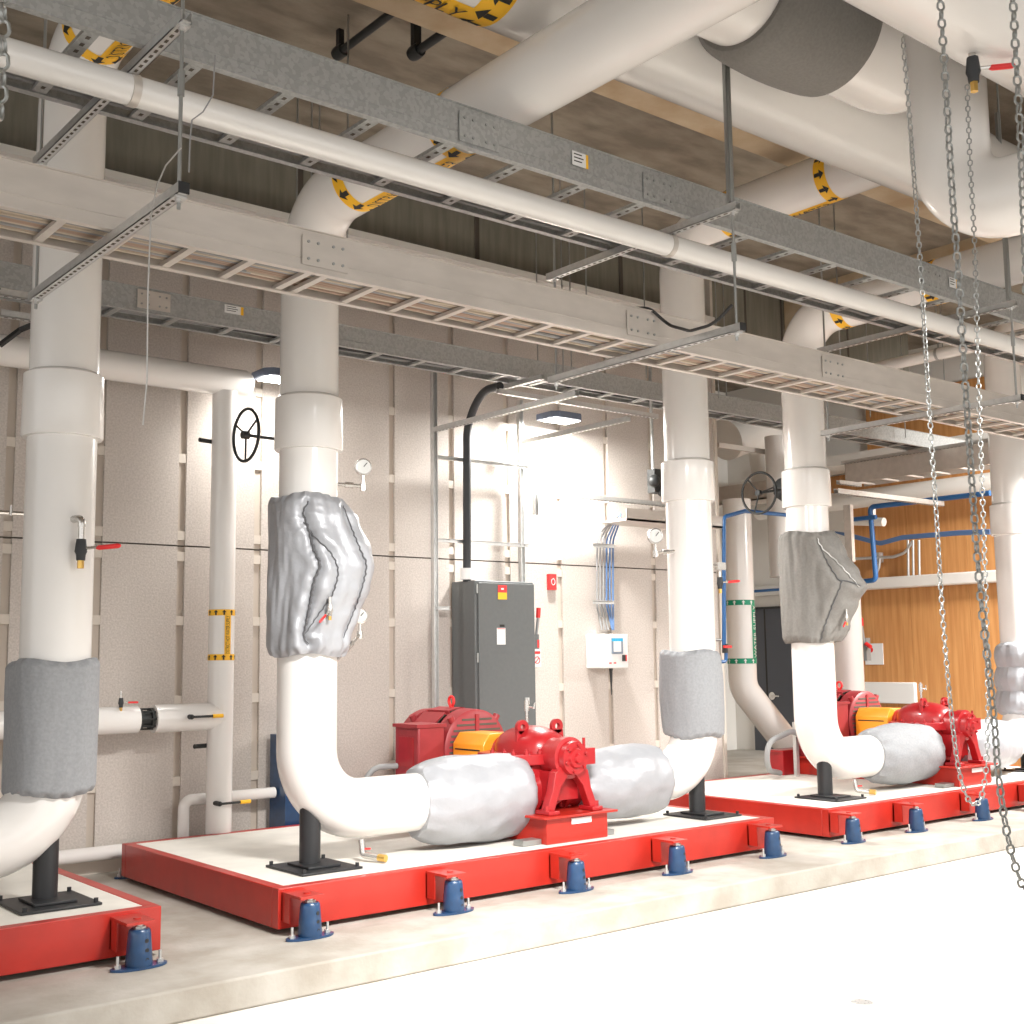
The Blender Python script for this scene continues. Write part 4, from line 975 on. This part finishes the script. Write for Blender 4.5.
# blue copper/compressed air lines
t = thing('blue_pipe', at(724, 560, Y=8.9), 'blue air pipe dropping beside the third riser', 'pipe')
Y = 8.3
mb = MB(); mb.tube(fillet([at(786, 515, Y=Y), at(745, 511, Y=Y), at(724, 517, Y=Y), at(724, 645, Y=Y)], .05, 6), .022, 12); mb.build('pipe', 'blue_pipe', t)
mb = MB(); c = at(725, 648, Y=Y); mb.m('black_iron').cyl(c-V((0, 0, .05)), c+V((0, 0, .04)), .03, seg=10); mb.m('bright_red').box(c-V((.05, .04, .0)), c+V((.06, -.02, .025))); mb.build('valve', None, t)
mb = MB(); mb.tube(fillet([at(726, 652, Y=Y), at(726, 661, Y=Y), at(721, 662, Y=Y)], .03, 5), .018, 10); mb.build('outlet', 'blue_pipe', t)
for py in (527, 640):
    a = at(714, py, Y=8.4); mb = MB(); mb.m('steel_rod').cyl(a, a+V((.16, 0, 0)), .014, seg=8); mb.build('bracket', None, t)
# doors
d0 = at(752, 610, X=XE).y; d1 = at(800, 610, X=XE).y; dz = at(770, 609, X=XE).z; dm = at(766, 610, X=XE).y
mb = MB(); mb.box((XE-.04, d1-.55, PH), (XE-.002, d0, dz)); DR = struct('door_1', mb, 'door_grey'); DR['_o'] = [0, 0, 0]
mb = MB(); mb.box((XE-.045, dm-.012, PH), (XE-.039, dm+.012, dz)); mb.build('door_gap', 'label_black', DR)
a = at(772, 696, X=XE-.06); mb = MB(); mb.m('chrome').cyl(a, a+V((.03, 0, 0)), .06, seg=16).tube([a-V((.02, 0, 0)), a+V((-.02, -.16, 0))], .014, 8); mb.build('door_handle', None, DR)
mb = MB(); mb.m('black_iron').box((XE-.05, d1-.55, dz), (XE-.002, d0+.05, dz+.035)); struct('trim_2', mb)
# white ledge pipe
t = thing('ledge_pipe', (XE-.2, 9, 2.6), 'long white ledge duct across the timber wall', 'duct')
mb = MB(); mb.box((XE-.22, 6.0, 2.53), (XE-.051, 13, 2.69)); mb.build('duct_shell', 'white_paint', t, bevel=.02)
def xwall_line(pts, r, m, label, name='blue_pipe', X=XE-.3, cat='pipe', R=.06):
    pts = [at(p[0], p[1], X=X) for p in pts]; mb = MB(); mb.tube(fillet(pts, R, 6), r, 10)
    return tag(mb.build(name, m, origin=pts[0]), label, cat)
xwall_line([(745, 592), (800, 588)], .022, 'blue_pipe', 'blue line above the dark door')
xwall_line([(990, 493), (870, 507), (876, 580), (850, 583)], .034, 'blue_pipe', 'thick blue pipe running along the timber wall and dropping behind the taupe jacket', X=13.6)
xwall_line([(848, 520), (876, 517)], .03, 'blue_pipe', 'short blue pipe stub under the thick blue pipe', X=13.5)
for i in range(4):
    xwall_line([(835, 532), (850, 534+i), (880, 542+i), (902, 536+i), (960, 531+i*1.2), (990, 530+i*1.2)], .012, 'cable_blue', 'blue cable sagging across the timber wall', 'cable', X=14.2, cat='cable', R=.2)
    bpy.data.objects[-1] if False else None
for o in list(COL.objects):
    if o.get('label') == 'blue cable sagging across the timber wall': o['group'] = 'blue cables sagging across the timber wall'
xwall_line([(845, 521), (884, 522)], .06, 'white_paint', 'short white pipe stub with round end in front of the timber wall', 'white_pipe', X=14.0)
xwall_line([(872, 507), (872, 520)], .05, 'white_paint', 'white down stub beside the blue pipe', 'white_pipe', X=14.1)
xwall_line([(850, 559), (893, 557), (905, 553), (913, 541)], .022, 'zinc', 'bent grey conduit on the timber wall', 'conduit', X=14.9, cat='conduit', R=.2)
xwall_line([(875, 575), (879, 568), (880, 557)], .022, 'zinc', 'curved grey conduit dropping from the junction box', 'conduit', X=14.9, cat='conduit', R=.2)
for px in (908, 913, 919):
    xwall_line([(px, 540), (px+.5, 577)], .018, 'zinc', 'thin upright grey conduit on the timber wall', 'conduit', X=14.9, cat='conduit')
for o in list(COL.objects):
    if o.get('label') == 'thin upright grey conduit on the timber wall': o['group'] = 'upright conduits on the timber wall'
a = at(878, 557, X=14.95); mb = MB(); mb.box(a-V((.05, .06, .08)), a+V((.04, .06, .06))); tag(mb.build('junction_box', 'zinc', origin=a), 'small grey junction box on the timber wall', 'junction box')
# vertical channel right of fourth riser
a = at(848, 505, X=12.6); b = at(849, 562, X=12.6); mb = MB(); mb.m('aluminium').box((12.57, a.y-.05, b.z), (12.63, a.y+.05, a.z)); tag(mb.build('channel_post', origin=a), 'pale upright channel right of the fourth riser', 'channel')
# white signs and disconnect on the timber wall
a = at(874, 654, X=XE-.06); mb = MB(); mb.m('white_plastic').box((XE-.062, a.y-.15, a.z-.15), (XE-.052, a.y+.15, a.z+.15)); mb.m('bright_red').cyl((XE-.066, a.y+.05, a.z+.06), (XE-.062, a.y+.05, a.z+.06), .04, seg=16); tag(mb.build('notice', origin=a), 'small white notice with red mark on the timber wall', 'sign')
a = at(866, 645, X=14.8); mb = MB(); mb.m('grey_metal').box((14.75, a.y-.04, a.z-.22), (14.85, a.y+.04, a.z+.1)).tube([V((14.75, a.y, a.z)), V((14.7, a.y, a.z+.28))], .03, 8); mb.m('bright_red').tube([V((14.7, a.y, a.z+.27)), V((14.69, a.y, a.z+.38))], .042, 10).tube([V((14.74, a.y-.04, a.z+.02)), V((14.74, a.y-.12, a.z-.03))], .03, 8); tag(mb.build('switch_handle', origin=a), 'red tipped disconnect handle left of the white notice', 'switch')
a = at(864, 682, X=XE-.1); b = at(916, 704, X=XE-.1); mb = MB(); mb.m('white_plastic').box((XE-.12, b.y, b.z), (XE-.052, a.y, a.z)); tag(mb.build('wall_board', origin=a, bevel=.01), 'blank white panel low on the timber wall', 'panel')
# big beige tray near end wall
t = thing('cable_tray', (13, 8, 4), 'beige cable tray crossing toward the timber wall on the right', 'cable tray')
p0 = at(845, 472, X=13.2); p1 = at(1015, 446, X=13.2)
ya, yb = p0.y, p1.y-1.0; z0 = at(845, 484, X=13.2).z
mb = MB(); mb.m('aluminium').box((13.2, yb, z0), (13.215, ya, z0+.26)).box((13.6, yb, z0), (13.615, ya, z0+.26)); mb.build('side_rail', None, t)
for i in range(14):
    y = ya-.15-.36*i
    if y > yb: mb = MB(); mb.box((13.21, y-.02, z0), (13.6, y+.02, z0+.02)); mb.build('rung', 'aluminium', t)
# struts on the right
def free_strut(x0, y0, x1, y1, label, X=None, Y=None, w=.045):
    if X is not None: a = at(x0, y0, X=X); b = at(x1, y1, X=X)
    else: a = at(x0, y0, Y=Y); b = at(x1, y1, Y=Y)
    b.z = a.z; mb = MB(); strut(mb, a, b, w); tag(mb.build('strut', origin=a), label, 'strut')
free_strut(836, 491, 942, 502, 'bright zinc strut crossing in front of the timber wall', Y=8.1, w=.06)
free_strut(842, 463, 1005, 437, 'long zinc strut above the beige tray at the right', X=12.9, w=.04)
free_strut(838, 482, 860, 484, 'short zinc strut right of the fourth riser', Y=8.0)
# horizontal pipe between trays at right
t = thing('white_pipe', (9, 7, 4.4), 'white branch pipe between the trays right of the big elbow', 'pipe')
a = at(880, 362, Y=7.6); b = at(975, 345, Y=7.6)
mb = MB(); mb.tube([V((a.x+.2, 8.6, a.z)), V((a.x+.2, 5.6, a.z))], .065, 20); mb.build('pipe_cladding', 'white_jacket', t)
mb = MB(); mb.lathe((a.x+.2, 7.0, a.z), (0, 1, 0), [(0, .07), (.03, .07)], 20); mb.cyl((a.x+.2, 7.01, a.z+.06), (a.x+.2, 7.01, 5.9), .006, seg=8); mb.build('clevis_hanger', 'steel_rod', t)
# white far ducts over the timber wall
mb = MB(); mb.m('soft_white').box((14.2, 7.0, 4.25), (14.9, 12, 4.4)); tag(mb.build('air_duct', origin=(14.5, 9, 4.3)), 'long white duct above the beige tray on the right', 'duct')
mb = MB(); mb.tube([(14.6, 6.0, at(930, 490, X=14.6).z), (14.6, 12.0, at(930, 490, X=14.6).z)], .13, 20); tag(mb.build('white_pipe', 'white_paint', origin=(14.6, 9, 3.5)), 'long white pipe along the timber wall above the blue pipe', 'pipe')

# loose wires
def wire(pts, label, r=.003, m='zinc'):
    mb = MB(); mb.tube(pts, r, 6); tag(mb.build('wire', m, origin=pts[0]), label, 'wire')
Yw = 4.1
wire([at(215, 55, Y=Yw), at(213, 95, Y=Yw), at(203, 112, Y=Yw), at(192, 120, Y=Yw), at(190, 140, Y=Yw), at(189, 172, Y=Yw)], 'thin pale wire looped beside the left hanger rod', .003, 'cable_grey')
wire([at(181, 148, Y=Yw), at(166, 165, Y=Yw), at(157, 185, Y=Yw), at(151, 215, Y=Yw), at(148, 290, Y=Yw), at(147, 380, Y=Yw), at(143, 425, Y=Yw)], 'long frayed wire hanging down from the left strut', .003, 'zinc')
wire(fillet([at(632, 308, Y=4.8), at(650, 308, Y=4.75), at(668, 325, Y=4.7), at(690, 331, Y=4.4), at(715, 324, Y=4.2), at(732, 305, Y=4.15)], .1, 6), 'dark cable drooping over the middle lower strut', .009, 'cable_black')

# ------------------------------------------------------------------ chains
def chain(path, pitch, wire_r, label):
    pts = []
    # resample
    segs = [(path[i], path[i+1]) for i in range(len(path)-1)]; tot = sum((b-a).length for a, b in segs)
    n = int(tot/pitch); res = []; acc = 0; i = 0
    for k in range(n):
        d = pitch*k
        while i < len(segs)-1 and acc+(segs[i][1]-segs[i][0]).length < d: acc += (segs[i][1]-segs[i][0]).length; i += 1
        a, b = segs[i]; res.append((a.lerp(b, (d-acc)/(b-a).length), (b-a).normalized()))
    mb = MB()
    for k, (p, d) in enumerate(res):
        x, y, _ = basis(d); tw = .5+(k % 2)*PI/2+.25*math.sin(k*.21); s = x*math.cos(tw)+y*math.sin(tw)
        hl = pitch*.62-wire_r; hw = pitch*.36; lp = []
        for j in range(12):
            a = 2*PI*j/12; cx = math.cos(a); sy = math.sin(a)
            lp.append(p + d*((hl-hw)*(1 if sy >= 0 else -1)+hw*sy) + s*hw*cx)
        mb.tube(lp, wire_r, 6, closed=True)
    o = mb.build('chain', 'steel_rod', origin=path[0]); tag(o, label, 'chain')
def smooth_path(px, Y):
    P = [at(a, b, Y=Y) for a, b in px]; out = []
    for i in range(len(P)-1):
        p0 = P[max(i-1, 0)]; p1 = P[i]; p2 = P[i+1]; p3 = P[min(i+2, len(P)-1)]
        for k in range(8):
            t = k/8; out.append(.5*((2*p1)+(p2-p0)*t+(2*p0-5*p1+4*p2-p3)*t*t+(3*p1-p0-3*p2+p3)*t**3))
    out.append(P[-1]); return out
chain(smooth_path([(903, 40), (909, 110), (915, 190), (922, 290), (928, 390), (936, 510), (943, 620), (950, 700), (955, 745), (960, 775), (967, 797), (974, 804), (981, 798), (986, 770), (988, 720), (987, 640), (984, 540), (979, 400), (975, 256), (970, 160), (967, 82)], 2.9), .027, .0034, 'thin chain hanging in a closed loop in front of the right red base')
chain(smooth_path([(939, -20), (946, 90), (952, 190), (958, 270), (963, 350), (969, 440), (976, 540), (983, 620), (990, 680), (995, 730), (998, 770), (1003, 810), (1008, 838), (1014, 862), (1022, 884), (1034, 905)], 2.15), .032, .0042, 'heavy chain whose end swings out at the lower right')
chain(smooth_path([(1012, -20), (1016, 60), (1020, 130), (1023, 200), (1027, 300)], 2.0), .034, .0044, 'chain hanging at the top right picture edge')
chain(smooth_path([(3, -20), (3, 40), (1, 90), (-3, 140)], 2.4), .034, .004, 'short piece of chain at the top left picture edge')
bpy.context.view_layer.update()

# ------------------------------------------------------------------ small extras at the left
mb = MB(); a = at(285, 735, Y=8.5); mb.m('blue_paint').box((a.x-.02, 8.45, PH), (a.x+.35, 8.7, a.z)); mb.m('yellow').box((a.x-.022, 8.448, a.z-.16), (a.x-.018, 8.5, a.z-.06))
tag(mb.build('blue_cabinet', origin=(a.x, 8.5, PH)), 'narrow dark blue cabinet half hidden behind the second riser', 'cabinet')
wire([at(0, 345, Y=7.4), at(20, 330, Y=7.4), at(32, 325, Y=7.3)], 'dark hose at the left edge under the trays', .02, 'cable_black')
free_strut(0, 292, 38, 300, 'zinc strut at the left edge behind the leftmost riser', Y=7.6)
free_strut(0, 313, 34, 322, 'lower zinc strut at the left edge behind the leftmost riser', Y=7.8)

# ------------------------------------------------------------------ light
w = bpy.data.worlds.new('world'); sc.world = w; w.use_nodes = True
bg = w.node_tree.nodes['Background']; bg.inputs[0].default_value = (1, .983, .96, 1); bg.inputs[1].default_value = .72
def area(loc, target, sx, sy, e, col=(1, .975, .94)):
    ld = bpy.data.lights.new('lamp', 'AREA'); ld.shape = 'RECTANGLE'; ld.size = sx; ld.size_y = sy; ld.energy = e; ld.color = col
    o = bpy.data.objects.new('lamp', ld); COL.objects.link(o); o.location = loc
    o.rotation_euler = (V(target)-V(loc)).to_track_quat('-Z', 'Y').to_euler(); return o
def lamp(loc, target, e, sx=.9, sy=.25, spread=112):
    o = area(loc, target, sx, sy, e); o.data.spread = math.radians(spread); return o
lamp((3.5, 3.4, 3.35), (5.0, 5.4, 0), 76)
lamp((9.6, 3.7, 3.35), (8.4, 5.4, 0), 48)
lamp((5.6, 1.6, 3.3), (6.6, 3.4, 0), 30, 2.5, .3, 130)
lamp((12.9, 5.0, 3.4), (12.4, 6.9, .8), 100)
lamp((13.6, 5.3, 4.4), (15.0, 9.4, 1.5), 60)
sc.view_settings.view_transform = 'Standard'; sc.view_settings.look = 'None'; sc.view_settings.gamma = 1; sc.view_settings.use_curve_mapping = False
sc.view_settings.exposure = 1.12
for o in list(COL.objects):
    if '_o' in o.keys(): del o['_o']
